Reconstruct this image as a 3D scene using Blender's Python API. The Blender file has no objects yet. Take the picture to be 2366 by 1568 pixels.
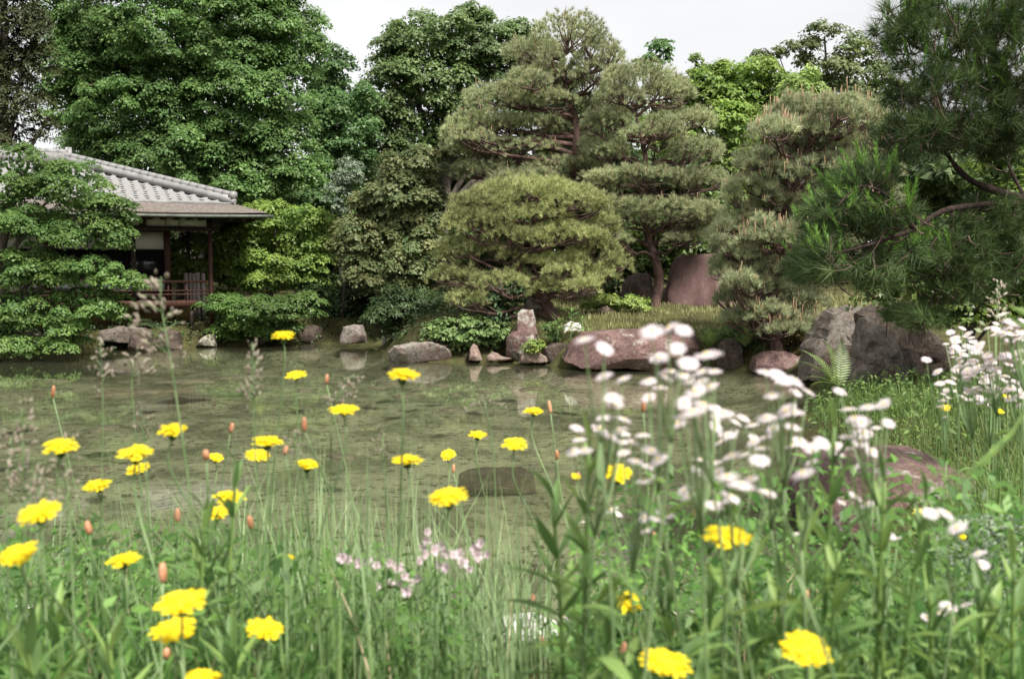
import bpy, math, random
import numpy as np
from mathutils import Vector, Matrix, noise as mnoise

random.seed(11)
RG = np.random.default_rng(11)
SC = bpy.context.scene
COL = SC.collection

# ------------------------------------------------------------------ camera
CAM_Z = 2.0
FPX = 2300.0                      # focal length, in units of a 2366 px wide picture
TILT = math.atan(156 / FPX)
cam_d = bpy.data.cameras.new("camera")
cam_d.lens = 35.0
cam_d.sensor_width = 36.0
cam_d.clip_start = 0.05
cam_d.clip_end = 3000
cam_d.dof.use_dof = True
cam_d.dof.focus_distance = 21.0
cam_d.dof.aperture_fstop = 8.0
cam = bpy.data.objects.new("camera", cam_d)
COL.objects.link(cam)
cam.location = (0, 0, CAM_Z)
cam.rotation_euler = (math.pi / 2 - TILT, 0, 0)
SC.camera = cam

# ------------------------------------------------------------------ sky, sun, exposure
SUN_EL, SUN_AZ = math.radians(52), math.radians(146)   # azimuth clockwise from +Y: right, a little behind the camera
world = bpy.data.worlds.new("World")
SC.world = world
world.use_nodes = True
nt = world.node_tree
nt.nodes.clear()
out = nt.nodes.new("ShaderNodeOutputWorld")
bg = nt.nodes.new("ShaderNodeBackground")
sky = nt.nodes.new("ShaderNodeTexSky")
sky.sky_type = 'NISHITA'
sky.sun_disc = False
sky.sun_elevation = SUN_EL
sky.sun_rotation = SUN_AZ
tc = nt.nodes.new("ShaderNodeTexCoord")
mp = nt.nodes.new("ShaderNodeMapping")
mp.inputs['Scale'].default_value = (1.2, 1.2, 4.0)
nz = nt.nodes.new("ShaderNodeTexNoise")
nz.inputs['Scale'].default_value = 1.6
nz.inputs['Detail'].default_value = 4
rmp = nt.nodes.new("ShaderNodeValToRGB")
rmp.color_ramp.elements[0].position = 0.3
rmp.color_ramp.elements[0].color = (0.77, 0.765, 0.765, 1)
rmp.color_ramp.elements[1].position = 0.62
rmp.color_ramp.elements[1].color = (0.97, 0.965, 0.955, 1)
scl = nt.nodes.new("ShaderNodeVectorMath")
scl.operation = 'SCALE'
scl.inputs['Scale'].default_value = 5.5               # an even cloud layer, times the 0.1 of the background
mix = nt.nodes.new("ShaderNodeMixRGB")
mix.inputs[0].default_value = 0.93
bg.inputs['Strength'].default_value = 0.1
L = nt.links.new
L(tc.outputs['Generated'], mp.inputs['Vector'])
L(mp.outputs[0], nz.inputs['Vector'])
L(nz.outputs['Fac'], rmp.inputs[0])
L(rmp.outputs[0], scl.inputs[0])
L(sky.outputs[0], mix.inputs[1])
L(scl.outputs[0], mix.inputs[2])
L(mix.outputs[0], bg.inputs['Color'])
L(bg.outputs[0], out.inputs['Surface'])

sun_d = bpy.data.lights.new("sun", 'SUN')
sun_d.energy = 4.0
sun_d.angle = math.radians(10)
sun_d.color = (1.0, 0.95, 0.87)
sun = bpy.data.objects.new("sun", sun_d)
COL.objects.link(sun)
sdir = Vector((math.sin(SUN_AZ) * math.cos(SUN_EL), math.cos(SUN_AZ) * math.cos(SUN_EL), math.sin(SUN_EL)))
sun.rotation_euler = sdir.to_track_quat('Z', 'Y').to_euler()
sun.location = (10, -10, 30)

SC.view_settings.view_transform = 'Standard'
SC.view_settings.look = 'None'
SC.view_settings.exposure = 1.0
SC.view_settings.gamma = 1.0
SC.render.engine = 'CYCLES'
SC.cycles.max_bounces = 9
SC.cycles.diffuse_bounces = 5
SC.cycles.transparent_max_bounces = 12
SC.cycles.caustics_reflective = False
SC.cycles.caustics_refractive = False
SC.cycles.use_denoising = True

# ------------------------------------------------------------------ placing helpers
CT, ST = math.cos(TILT), math.sin(TILT)


def ray(px, py):
    u, v = (px - 1183) / FPX, (784 - py) / FPX
    return Vector((u, CT + v * ST, -ST + v * CT))


def at(px, py, Y):
    d = ray(px, py)
    return Vector((0, 0, CAM_Z)) + d * (Y / d.y)


def onz(px, py, z):
    d = ray(px, py)
    return Vector((0, 0, CAM_Z)) + d * ((z - CAM_Z) / d.z)


# ------------------------------------------------------------------ mesh helpers
def make_mesh(name, V, faces, rnd=None, mat=None, smooth=False):
    """faces: list of (k,n) index arrays."""
    me = bpy.data.meshes.new(name)
    V = np.asarray(V, dtype=np.float32).reshape(-1, 3)
    me.vertices.add(len(V))
    me.vertices.foreach_set('co', V.ravel())
    faces = [np.asarray(f, dtype=np.int32) for f in faces if len(f)]
    nl = sum(f.size for f in faces)
    nf = sum(len(f) for f in faces)
    me.loops.add(nl)
    me.loops.foreach_set('vertex_index', np.concatenate([f.ravel() for f in faces]))
    tot = np.concatenate([np.full(len(f), f.shape[1], dtype=np.int32) for f in faces])
    st = np.concatenate([[0], np.cumsum(tot)[:-1]]).astype(np.int32)
    me.polygons.add(nf)
    me.polygons.foreach_set('loop_start', st)
    me.polygons.foreach_set('loop_total', tot)
    if smooth:
        me.polygons.foreach_set('use_smooth', np.ones(nf, dtype=bool))
    if rnd is not None:
        a = me.attributes.new('rnd', 'FLOAT', 'FACE')
        a.data.foreach_set('value', np.asarray(rnd, dtype=np.float32))
    me.update(calc_edges=True)
    me.validate()
    if mat:
        me.materials.append(mat)
    return me


class MB:
    """collects pieces of ONE part"""
    def __init__(s):
        s.V, s.T, s.Q, s.n = [], [], [], 0

    def add(s, V, T=None, Q=None):
        V = np.asarray(V, dtype=float).reshape(-1, 3)
        if T is not None and len(T):
            s.T.append(np.asarray(T) + s.n)
        if Q is not None and len(Q):
            s.Q.append(np.asarray(Q) + s.n)
        s.V.append(V)
        s.n += len(V)
        return s

    def box(s, x0, x1, y0, y1, z0, z1, M=None):
        V = np.array([[x, y, z] for z in (z0, z1) for y in (y0, y1) for x in (x0, x1)], dtype=float)
        if M is not None:
            V = np.array([M @ Vector(v) for v in V])
        return s.add(V, Q=[[0, 2, 3, 1], [4, 5, 7, 6], [0, 1, 5, 4], [2, 6, 7, 3], [0, 4, 6, 2], [1, 3, 7, 5]])

    def tube(s, P, R, n=6, cap=True):
        V, Q, T = tube(P, R, n, cap)
        return s.add(V, T, Q)

    def mesh(s, name, mat, smooth=False):
        f = []
        if s.Q:
            f.append(np.concatenate(s.Q))
        if s.T:
            f.append(np.concatenate(s.T))
        return make_mesh(name, np.concatenate(s.V), f, mat=mat, smooth=smooth)


def tube(P, R, n=6, cap=True):
    P = np.asarray([tuple(p) for p in P], dtype=float)
    k = len(P)
    R = np.full(k, float(R)) if np.isscalar(R) else np.asarray(R, dtype=float)
    t = np.gradient(P, axis=0)
    t /= np.linalg.norm(t, axis=1, keepdims=True) + 1e-9
    ref = np.array([0.31, 0.9, 0.22]) if abs(t[:, 1]).mean() < 0.8 else np.array([1.0, 0.1, 0.2])
    a = np.cross(t, ref)
    a /= np.linalg.norm(a, axis=1, keepdims=True) + 1e-9
    b = np.cross(t, a)
    th = np.arange(n) * 2 * math.pi / n
    V = P[:, None, :] + R[:, None, None] * (a[:, None, :] * np.cos(th)[None, :, None] + b[:, None, :] * np.sin(th)[None, :, None])
    V = V.reshape(-1, 3)
    i, j = np.meshgrid(np.arange(k - 1), np.arange(n), indexing='ij')
    j2 = (j + 1) % n
    Q = np.stack([i * n + j, i * n + j2, (i + 1) * n + j2, (i + 1) * n + j], -1).reshape(-1, 4)
    T = []
    if cap:
        V = np.vstack([V, P[:1], P[-1:]])
        c0, c1 = k * n, k * n + 1
        for q in range(n):
            T.append([c0, (q + 1) % n, q])
            T.append([c1, (k - 1) * n + q, (k - 1) * n + (q + 1) % n])
    return V, Q, np.array(T, dtype=int).reshape(-1, 3)


def curve_pts(P, k=8):
    """smooth polyline through points"""
    P = np.asarray([tuple(p) for p in P], dtype=float)
    if len(P) == 2:
        return np.linspace(P[0], P[1], k)
    E = np.vstack([2 * P[0] - P[1], P, 2 * P[-1] - P[-2]])
    res = []
    for i in range(1, len(E) - 2):
        for t in np.linspace(0, 1, k, endpoint=False):
            p0, p1, p2, p3 = E[i - 1:i + 3]
            res.append(0.5 * (2 * p1 + (p2 - p0) * t + (2 * p0 - 5 * p1 + 4 * p2 - p3) * t * t + (3 * p1 - p0 - 3 * p2 + p3) * t ** 3))
    res.append(P[-1])
    return np.array(res)


# ------------------------------------------------------------------ object helpers
def link(name, me, parent=None, loc=None):
    o = bpy.data.objects.new(name, me)
    COL.objects.link(o)
    if parent is not None:
        o.parent = parent
    if loc is not None:
        o.location = loc
    return o


def thing(name, label, cat, loc=(0, 0, 0), rz=0.0, group=None):
    o = bpy.data.objects.new(name, None)
    COL.objects.link(o)
    o.empty_display_size = 0.1
    o.location = loc
    o.rotation_euler = (0, 0, rz)
    return tag(o, label, cat, group)


def tag(o, label=None, cat=None, group=None, kind=None):
    if label:
        o['label'] = label
    if cat:
        o['category'] = cat
    if group:
        o['group'] = group
    if kind:
        o['kind'] = kind
    return o


def shift(me, v):
    a = np.empty(len(me.vertices) * 3, dtype=np.float32)
    me.vertices.foreach_get('co', a)
    a = a.reshape(-1, 3) - np.array(v, dtype=np.float32)
    me.vertices.foreach_set('co', a.ravel())
    me.update()
    return me


# ------------------------------------------------------------------ materials
MATS = {}


def nodes(name):
    m = bpy.data.materials.new(name)
    m.use_nodes = True
    t = m.node_tree
    t.nodes.clear()
    o = t.nodes.new("ShaderNodeOutputMaterial")
    MATS[name] = m
    return m, t, o


def N(t, typ, **kw):
    n = t.nodes.new(typ)
    for k, v in kw.items():
        n.inputs[k.replace('_', ' ')].default_value = v
    return n


def c4(c):
    return (c[0], c[1], c[2], 1.0)


def leaf_mat(name, ca, cb, trans=0.35, gloss=0.025, rough=0.5, nscale=0.6, var=0.35):
    m, t, o = nodes(name)
    at_ = t.nodes.new("ShaderNodeAttribute")
    at_.attribute_name = 'rnd'
    mx = t.nodes.new("ShaderNodeMixRGB")
    mx.inputs[1].default_value = c4(ca)
    mx.inputs[2].default_value = c4(cb)
    t.links.new(at_.outputs['Fac'], mx.inputs[0])
    geo = t.nodes.new("ShaderNodeNewGeometry")
    nzz = N(t, "ShaderNodeTexNoise", Scale=nscale, Detail=3.0)
    t.links.new(geo.outputs['Position'], nzz.inputs['Vector'])
    mr = t.nodes.new("ShaderNodeMapRange")
    mr.inputs['From Min'].default_value = 0.3
    mr.inputs['From Max'].default_value = 0.7
    mr.inputs['To Min'].default_value = 1 - var
    mr.inputs['To Max'].default_value = 1 + var
    t.links.new(nzz.outputs['Fac'], mr.inputs['Value'])
    hs = t.nodes.new("ShaderNodeHueSaturation")
    t.links.new(mr.outputs[0], hs.inputs['Value'])
    t.links.new(mx.outputs[0], hs.inputs['Color'])
    d = t.nodes.new("ShaderNodeBsdfDiffuse")
    tr = t.nodes.new("ShaderNodeBsdfTranslucent")
    t.links.new(hs.outputs[0], d.inputs['Color'])
    t.links.new(hs.outputs[0], tr.inputs['Color'])
    m1 = t.nodes.new("ShaderNodeMixShader")
    m1.inputs[0].default_value = trans
    t.links.new(d.outputs[0], m1.inputs[1])
    t.links.new(tr.outputs[0], m1.inputs[2])
    g = N(t, "ShaderNodeBsdfGlossy", Roughness=rough)
    m2 = t.nodes.new("ShaderNodeMixShader")
    m2.inputs[0].default_value = gloss
    t.links.new(m1.outputs[0], m2.inputs[1])
    t.links.new(g.outputs[0], m2.inputs[2])
    t.links.new(m2.outputs[0], o.inputs['Surface'])
    return m


def surf_mat(name, ca, cb, scale=4.0, rough=0.8, bump=0.3, detail=6.0, stretch=(1, 1, 1), cc=None, cscale=2.0, cpos=(0.52, 0.6), spec=0.3, lo=0.35, hi=0.65, bscale=None, speck=0):
    """two-tone noise, optional third colour in patches, bump"""
    m, t, o = nodes(name)
    tcn = t.nodes.new("ShaderNodeTexCoord")
    mp_ = t.nodes.new("ShaderNodeMapping")
    mp_.inputs['Scale'].default_value = stretch
    t.links.new(tcn.outputs['Object'], mp_.inputs['Vector'])
    n1 = N(t, "ShaderNodeTexNoise", Scale=scale, Detail=detail, Roughness=0.65)
    t.links.new(mp_.outputs[0], n1.inputs['Vector'])
    r = t.nodes.new("ShaderNodeValToRGB")
    r.color_ramp.elements[0].position = lo
    r.color_ramp.elements[0].color = c4(ca)
    r.color_ramp.elements[1].position = hi
    r.color_ramp.elements[1].color = c4(cb)
    t.links.new(n1.outputs['Fac'], r.inputs[0])
    colr = r.outputs[0]
    if cc is not None:
        n2 = N(t, "ShaderNodeTexNoise", Scale=cscale, Detail=8.0, Roughness=0.7)
        t.links.new(mp_.outputs[0], n2.inputs['Vector'])
        r2 = t.nodes.new("ShaderNodeValToRGB")
        r2.color_ramp.elements[0].position = cpos[0]
        r2.color_ramp.elements[0].color = (0, 0, 0, 1)
        r2.color_ramp.elements[1].position = cpos[1]
        r2.color_ramp.elements[1].color = (1, 1, 1, 1)
        t.links.new(n2.outputs['Fac'], r2.inputs[0])
        mx = t.nodes.new("ShaderNodeMixRGB")
        t.links.new(r2.outputs[0], mx.inputs[0])
        t.links.new(colr, mx.inputs[1])
        mx.inputs[2].default_value = c4(cc)
        colr = mx.outputs[0]
    if speck:
        n4 = N(t, "ShaderNodeTexNoise", Scale=speck, Detail=3.0, Roughness=0.8)
        t.links.new(mp_.outputs[0], n4.inputs['Vector'])
        r4 = t.nodes.new("ShaderNodeValToRGB")
        r4.color_ramp.elements[0].position = .38
        r4.color_ramp.elements[0].color = (.66, .64, .63, 1)
        r4.color_ramp.elements[1].position = .62
        r4.color_ramp.elements[1].color = (1.2, 1.2, 1.18, 1)
        t.links.new(n4.outputs['Fac'], r4.inputs[0])
        mm = t.nodes.new("ShaderNodeMixRGB")
        mm.blend_type = 'MULTIPLY'
        mm.inputs[0].default_value = 1
        t.links.new(colr, mm.inputs[1])
        t.links.new(r4.outputs[0], mm.inputs[2])
        colr = mm.outputs[0]
    p = t.nodes.new("ShaderNodeBsdfPrincipled")
    p.inputs['Roughness'].default_value = rough
    p.inputs['Specular IOR Level'].default_value = spec
    t.links.new(colr, p.inputs['Base Color'])
    if bump:
        n3 = N(t, "ShaderNodeTexNoise", Scale=bscale or scale * 3, Detail=6.0, Roughness=0.7)
        t.links.new(mp_.outputs[0], n3.inputs['Vector'])
        b = t.nodes.new("ShaderNodeBump")
        b.inputs['Strength'].default_value = bump
        b.inputs['Distance'].default_value = 0.05
        t.links.new(n3.outputs['Fac'], b.inputs['Height'])
        t.links.new(b.outputs[0], p.inputs['Normal'])
    t.links.new(p.outputs[0], o.inputs['Surface'])
    return m


BARK = surf_mat('pine_bark', (.045, .028, .024), (.15, .09, .075), 9, .9, .8, stretch=(1, 1, .35))
BARK_DARK = surf_mat('dark_pine_bark', (.025, .016, .014), (.085, .052, .045), 22, .9, .9, stretch=(1, 1, .5))
BARK_GREY = surf_mat('grey_bark', (.035, .028, .024), (.12, .10, .085), 7, .9, .6, stretch=(1, 1, .3))
TWIG = surf_mat('pine_twig', (.07, .045, .035), (.19, .13, .11), 9, .9, .5)
# ------------------------------------------------------------------ terrain, water
POND = [(-16, 5.2), (-9, 4.7), (-4, 4.45), (0, 4.35), (1.1, 4.5), (1.75, 5.4), (2.35, 6.6), (2.6, 7.4), (2.7, 9.2), (3.2, 11), (3.8, 13.4), (4.6, 15.4), (5.2, 17.5), (5.4, 19),
        (4.9, 20.0), (3.0, 20.2), (1.2, 20.9), (.5, 21.7), (-.6, 22.0), (-2.1, 22.2), (-2.8, 23.4), (-3.3, 26), (-3.9, 27.6), (-5.8, 27.8), (-7.0, 26.9), (-8.3, 26.4),
        (-9.6, 25.5), (-12, 24.0), (-16, 23.2), (-20, 22), (-20, 6)]
_pp = np.array(POND)


def pond_sd(x, y):
    """signed distance to the shoreline, positive on land"""
    x, y = np.asarray(x, float), np.asarray(y, float)
    a, b = _pp, np.roll(_pp, -1, axis=0)
    d = np.full(x.shape, 1e9)
    ins = np.zeros(x.shape, bool)
    for (ax, ay), (bx, by) in zip(a, b):
        ex, ey = bx - ax, by - ay
        tt = np.clip(((x - ax) * ex + (y - ay) * ey) / (ex * ex + ey * ey), 0, 1)
        d = np.minimum(d, np.hypot(x - ax - tt * ex, y - ay - tt * ey))
        cr = ((ay > y) != (by > y))
        with np.errstate(divide='ignore', invalid='ignore'):
            xi = (bx - ax) * (y - ay) / (by - ay if by != ay else 1e-9) + ax
        ins ^= cr & (x < xi)
    return np.where(ins, -d, d)


def hz(x, y):
    x, y = np.asarray(x, float), np.asarray(y, float)
    s = pond_sd(x, y)
    s = s + 0.18 * np.sin(x * 2.3 + y * 1.1) + 0.1 * np.sin(x * 5.1 - y * 3.7)
    near = np.interp(y, [-30, 0, 1.5, 2, 3, 4, 5, 6], [1.4, 1.4, 1.35, 1.15, .78, .6, .5, .42])
    far = np.interp(y, [6, 8, 10, 14, 16, 18, 20, 24, 30, 60, 200], [.42, .36, .36, .26, .26, .38, .5, 1.0, 1.45, 2.2, 4.0])
    left = np.interp(y, [6, 20, 26, 30, 60, 200], [.6, .4, .42, .8, 2.0, 4.0])
    w = np.clip((x + 3.5) / 1.5, 0, 1)
    fl = left * (1 - w) + far * w
    hb = np.where(y < 6, near, fl)
    bumpy = 0.05 * np.sin(x * 1.7 + 1) * np.sin(y * 1.3) + 0.03 * np.sin(x * 4.3) * np.cos(y * 3.9)
    t = np.clip(s / 0.9, 0, 1)
    land = 0.01 + (hb + bumpy) * (t * t * (3 - 2 * t)) ** 0.7
    u = np.clip(-s / 1.6, 0, 1)
    bed = -0.03 - 0.36 * u + 0.04 * np.sin(x * 3.1 + y) * np.sin(y * 2.2 - x) * u
    return np.where(s > 0, land, bed)


def hz1(x, y):
    return float(hz(np.array([x]), np.array([y]))[0])


def build_terrain():
    xs = np.unique(np.concatenate([np.linspace(-900, -30, 12), np.arange(-30, -14, .8), np.arange(-14, 14, .2), np.arange(14, 30, .8), np.linspace(30, 900, 12)]))
    ys = np.unique(np.concatenate([np.linspace(-600, -6, 8), np.arange(-6, 0, .6), np.arange(0, 32, .2), np.arange(32, 60, 1.2), np.linspace(60, 1500, 12)]))
    X, Y = np.meshgrid(xs, ys)
    Z = hz(X.ravel(), Y.ravel()).reshape(X.shape)
    V = np.stack([X, Y, Z], -1).reshape(-1, 3)
    ny, nx = X.shape
    i, j = np.meshgrid(np.arange(ny - 1), np.arange(nx - 1), indexing='ij')
    Q = np.stack([i * nx + j, i * nx + j + 1, (i + 1) * nx + j + 1, (i + 1) * nx + j], -1).reshape(-1, 4)
    m, t, o = nodes('earth_and_pond_bed')
    geo = t.nodes.new("ShaderNodeNewGeometry")
    sep = t.nodes.new("ShaderNodeSeparateXYZ")
    t.links.new(geo.outputs['Position'], sep.inputs[0])
    # land: moss, grass and soil
    n1 = N(t, "ShaderNodeTexNoise", Scale=1.6, Detail=7.0, Roughness=.65)
    t.links.new(geo.outputs['Position'], n1.inputs['Vector'])
    r1 = t.nodes.new("ShaderNodeValToRGB")
    e = r1.color_ramp.elements
    e[0].position, e[0].color = .33, c4((.035, .028, .018))
    e[1].position, e[1].color = .66, c4((.10, .10, .04))
    k = e.new(.5)
    k.color = c4((.06, .06, .024))
    t.links.new(n1.outputs['Fac'], r1.inputs[0])
    # bed: silt with debris
    n2 = N(t, "ShaderNodeTexNoise", Scale=1.1, Detail=9.0, Roughness=.7)
    t.links.new(geo.outputs['Position'], n2.inputs['Vector'])
    r2 = t.nodes.new("ShaderNodeValToRGB")
    e = r2.color_ramp.elements
    e[0].position, e[0].color = .42, c4((.125, .13, .088))
    e[1].position, e[1].color = .57, c4((.30, .295, .21))
    t.links.new(n2.outputs['Fac'], r2.inputs[0])
    n3 = N(t, "ShaderNodeTexNoise", Scale=9.0, Detail=6.0, Roughness=.72)
    t.links.new(geo.outputs['Position'], n3.inputs['Vector'])
    r3 = t.nodes.new("ShaderNodeValToRGB")
    e = r3.color_ramp.elements
    e[0].position, e[0].color = .55, (0, 0, 0, 1)
    e[1].position, e[1].color = .595, (1, 1, 1, 1)
    t.links.new(n3.outputs['Fac'], r3.inputs[0])
    mxd = t.nodes.new("ShaderNodeMixRGB")
    t.links.new(r3.outputs[0], mxd.inputs[0])
    t.links.new(r2.outputs[0], mxd.inputs[1])
    mxd.inputs[2].default_value = c4((.04, .036, .02))
    mr = t.nodes.new("ShaderNodeMapRange")
    mr.inputs['From Min'].default_value = -.16
    mr.inputs['From Max'].default_value = -.03
    t.links.new(sep.outputs['Z'], mr.inputs['Value'])
    mx = t.nodes.new("ShaderNodeMixRGB")
    t.links.new(mr.outputs[0], mx.inputs[0])
    t.links.new(mxd.outputs[0], mx.inputs[1])
    t.links.new(r1.outputs[0], mx.inputs[2])
    p = N(t, "ShaderNodeBsdfPrincipled", Roughness=.95)
    p.inputs['Specular IOR Level'].default_value = .1
    t.links.new(mx.outputs[0], p.inputs['Base Color'])
    b = t.nodes.new("ShaderNodeBump")
    b.inputs['Strength'].default_value = .6
    b.inputs['Distance'].default_value = .06
    t.links.new(n3.outputs['Fac'], b.inputs['Height'])
    t.links.new(b.outputs[0], p.inputs['Normal'])
    t.links.new(p.outputs[0], o.inputs['Surface'])
    ob = link('ground', make_mesh('ground', V, [Q], mat=m, smooth=True))
    tag(ob, 'grassy banks and silty bed of the garden pond', kind='structure')


build_terrain()


def build_water():
    m, t, o = nodes('pond_water')
    geo = t.nodes.new("ShaderNodeNewGeometry")
    mpn = t.nodes.new("ShaderNodeMapping")
    mpn.inputs['Scale'].default_value = (1.0, 1.6, 1)
    t.links.new(geo.outputs['Position'], mpn.inputs['Vector'])
    n1 = N(t, "ShaderNodeTexNoise", Scale=5.0, Detail=2.0)
    t.links.new(mpn.outputs[0], n1.inputs['Vector'])
    b = t.nodes.new("ShaderNodeBump")
    b.inputs['Strength'].default_value = .03
    b.inputs['Distance'].default_value = .02
    t.links.new(n1.outputs['Fac'], b.inputs['Height'])
    tr = t.nodes.new("ShaderNodeBsdfTransparent")
    tr.inputs['Color'].default_value = (.86, .90, .80, 1)
    df = t.nodes.new("ShaderNodeBsdfDiffuse")
    df.inputs['Color'].default_value = (.19, .20, .125, 1)      # suspended silt
    m1 = t.nodes.new("ShaderNodeMixShader")
    m1.inputs[0].default_value = .13
    t.links.new(tr.outputs[0], m1.inputs[1])
    t.links.new(df.outputs[0], m1.inputs[2])
    gl = N(t, "ShaderNodeBsdfGlossy", Roughness=.03)
    gl.inputs['Color'].default_value = (1, 1, 1, 1)
    t.links.new(b.outputs[0], gl.inputs['Normal'])
    fr = N(t, "ShaderNodeFresnel", IOR=1.33)
    t.links.new(b.outputs[0], fr.inputs['Normal'])
    m2 = t.nodes.new("ShaderNodeMixShader")
    t.links.new(fr.outputs[0], m2.inputs[0])
    t.links.new(m1.outputs[0], m2.inputs[1])
    t.links.new(gl.outputs[0], m2.inputs[2])
    t.links.new(m2.outputs[0], o.inputs['Surface'])
    V = [(-24, 3.9, 0), (8, 3.9, 0), (8, 29, 0), (-24, 29, 0)]
    ob = link('water', make_mesh('water', V, [np.array([[0, 1, 2, 3]])], mat=m))
    tag(ob, 'still shallow olive pond water with soft reflections', kind='structure')


build_water()

# ------------------------------------------------------------------ foliage builders
def unit(n):
    v = RG.normal(size=(n, 3))
    return v / (np.linalg.norm(v, axis=1, keepdims=True) + 1e-9)


def norm(v):
    return v / (np.linalg.norm(v, axis=1, keepdims=True) + 1e-9)


def cards(pos, nrm, size, aspect=.6, fold=.25, down=.3, tri=False):
    """leaf-shaped folded quads"""
    n = len(pos)
    d = unit(n)
    d[:, 2] -= down
    d = norm(d - nrm * (d * nrm).sum(1, keepdims=True))
    s = np.cross(nrm, d)
    L_ = size[:, None]
    if tri:                                          # fan-shaped leaf
        V = np.empty((n, 3, 3))
        V[:, 0] = pos - d * L_ * .5
        V[:, 1] = pos + d * L_ * .4 + s * L_ * aspect * .75 - nrm * (L_ * .1)
        V[:, 2] = pos + d * L_ * .5 - s * L_ * aspect * .75 - nrm * (L_ * .1)
        return V.reshape(-1, 3), np.arange(n * 3).reshape(n, 3)
    V = np.empty((n, 4, 3))
    V[:, 0] = pos - d * L_ * .5
    mid = pos + nrm * (L_ * fold * .25)
    V[:, 1] = mid + s * L_ * aspect * .5 - d * L_ * .05
    V[:, 2] = pos + d * L_ * .5 - nrm * (L_ * .1)
    V[:, 3] = mid - s * L_ * aspect * .5 - d * L_ * .05
    Q = np.arange(n * 4).reshape(n, 4)
    return V.reshape(-1, 3), Q


def blob_world(b, Y):
    x, y, rx, ry = b[:4]
    dy = b[4] if len(b) > 4 else 0.0
    c = at(x, y, Y + dy)
    k = (Y + dy) / FPX
    return np.array(c), rx * k, ry * k


def crown(blobs, Y, leaf=.1, k=5.0, rs=.5, flat=.55, aspect=.6, up=.5, core=.25, deep=.9, back=.5, shell=(.72, 1.0), hang=.3, fill=1.0, tri=False):
    P, Nn, S, Rn = [], [], [], []
    for b in blobs:
        c, rx, rz = blob_world(b, Y)
        ryy = min(deep * max(rx, rz), 3.2)
        rsb = min(rs, .75 * min(rx, rz) + .1)
        area = math.pi * rx * rz + math.pi * ryy * rx * .5
        n_leaf = int(k * area / (leaf * leaf * aspect * .5) * .85)
        n_sub = max(6, int(area / (rsb * rsb) * 1.25 * fill))
        u = unit(n_sub * 2)
        keep = (u[:, 1] < .25) | (RG.random(len(u)) < back)       # the far side is sparser
        u = u[keep][:n_sub]
        rad = RG.uniform(shell[0], shell[1], size=(len(u), 1))
        sc = c + u * rad * np.array([rx, ryy, rz])
        srad = rsb * RG.uniform(.6, 1.25, size=len(u))
        srnd = RG.random(len(u))
        idx = RG.integers(0, len(u), n_leaf)
        v = unit(n_leaf)
        v[:, 2] = np.where(v[:, 2] < -.35, -v[:, 2] * .6, v[:, 2])
        rr = RG.random(n_leaf) ** .45
        off = v * (rr * srad[idx])[:, None] * np.array([1, 1, flat])
        off[:, 2] -= (off[:, 0] ** 2 + off[:, 1] ** 2) * hang / np.maximum(srad[idx], .05)
        P.append(sc[idx] + off)
        nn = v * .55 + u[idx] * .3 + np.array([0, 0, up]) + RG.normal(size=(n_leaf, 3)) * .33
        Nn.append(norm(nn))
        S.append(leaf * RG.uniform(.5, 1.45, n_leaf))
        Rn.append(np.clip(.55 * srnd[idx] + .45 * RG.random(n_leaf), 0, 1))
        nc = int(n_leaf * core * .25)
        if nc:
            w = unit(nc) * (RG.random((nc, 1)) ** .5) * .72
            P.append(c + w * np.array([rx, ryy, rz]))
            Nn.append(norm(unit(nc) + np.array([0, -.4, .3])))
            S.append(np.full(nc, leaf * 1.7))
            Rn.append(RG.random(nc) * .5)
    P, Nn, S, Rn = np.concatenate(P), np.concatenate(Nn), np.concatenate(S), np.concatenate(Rn)
    V, Q = cards(P, Nn, S, aspect, tri=tri)
    return V, Q, Rn


def limbs(base, blobs, Y, r0, frac=.45, wig=.25, twigs=3):
    """trunk from base up through the crown with a limb into each blob"""
    mb = MB()
    cs = [Vector(blob_world(b, Y)[0]) for b in blobs]
    top = max(cs, key=lambda c: c.z)
    base = Vector(base)
    mid = base.lerp(top, .5) + Vector((RG.uniform(-wig, wig), RG.uniform(-wig, wig), 0))
    tp = curve_pts([base, mid, top], 7)
    n = len(tp)
    mb.tube(tp, np.linspace(r0, r0 * .2, n), 8)
    for b, c in zip(blobs, cs):
        if (c - top).length < .1:
            continue
        zs = base.z + (c.z - base.z) * frac
        i = int(np.argmin(abs(tp[:, 2] - zs)))
        s = Vector(tp[i])
        m_ = s.lerp(c, .5) + Vector((0, 0, .12 * (c - s).length))
        r = r0 * .42 * (1 - .5 * i / n)
        lp = curve_pts([s, m_, c], 5)
        mb.tube(lp, np.linspace(r, r * .3, len(lp)), 6)
        _, rx, rz = blob_world(b, Y)
        for _ in range(twigs):
            e = c + Vector((RG.uniform(-1, 1) * rx, RG.uniform(-.9, .3) * rx, RG.uniform(-.6, .8) * rz)) * .8
            lp2 = curve_pts([m_.lerp(c, .5), c.lerp(e, .5) + Vector((0, 0, .1)), e], 3)
            mb.tube(lp2, np.linspace(r * .4, r * .1, len(lp2)), 4, cap=False)
    return mb


def tree(name, label, cat, base_px, Y, blobs, mat, r0=.15, bark=None, group=None, trunk_name='trunk', zb=None, **kw):
    bx = at(base_px, 700, Y)
    z = hz1(bx.x, bx.y) - .05 if zb is None else zb
    base = Vector((bx.x, bx.y, z))
    o = thing(name, label, cat, base, 0, group)
    V, Q, Rn = crown(blobs, Y, **kw)
    me = make_mesh('crown', V - np.array(base), [Q], Rn, mat)
    link('crown', me, o)
    mb = limbs(base, blobs, Y, r0)
    link(trunk_name, shift(mb.mesh(trunk_name, bark or BARK_GREY, True), base), o)
    return o


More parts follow.
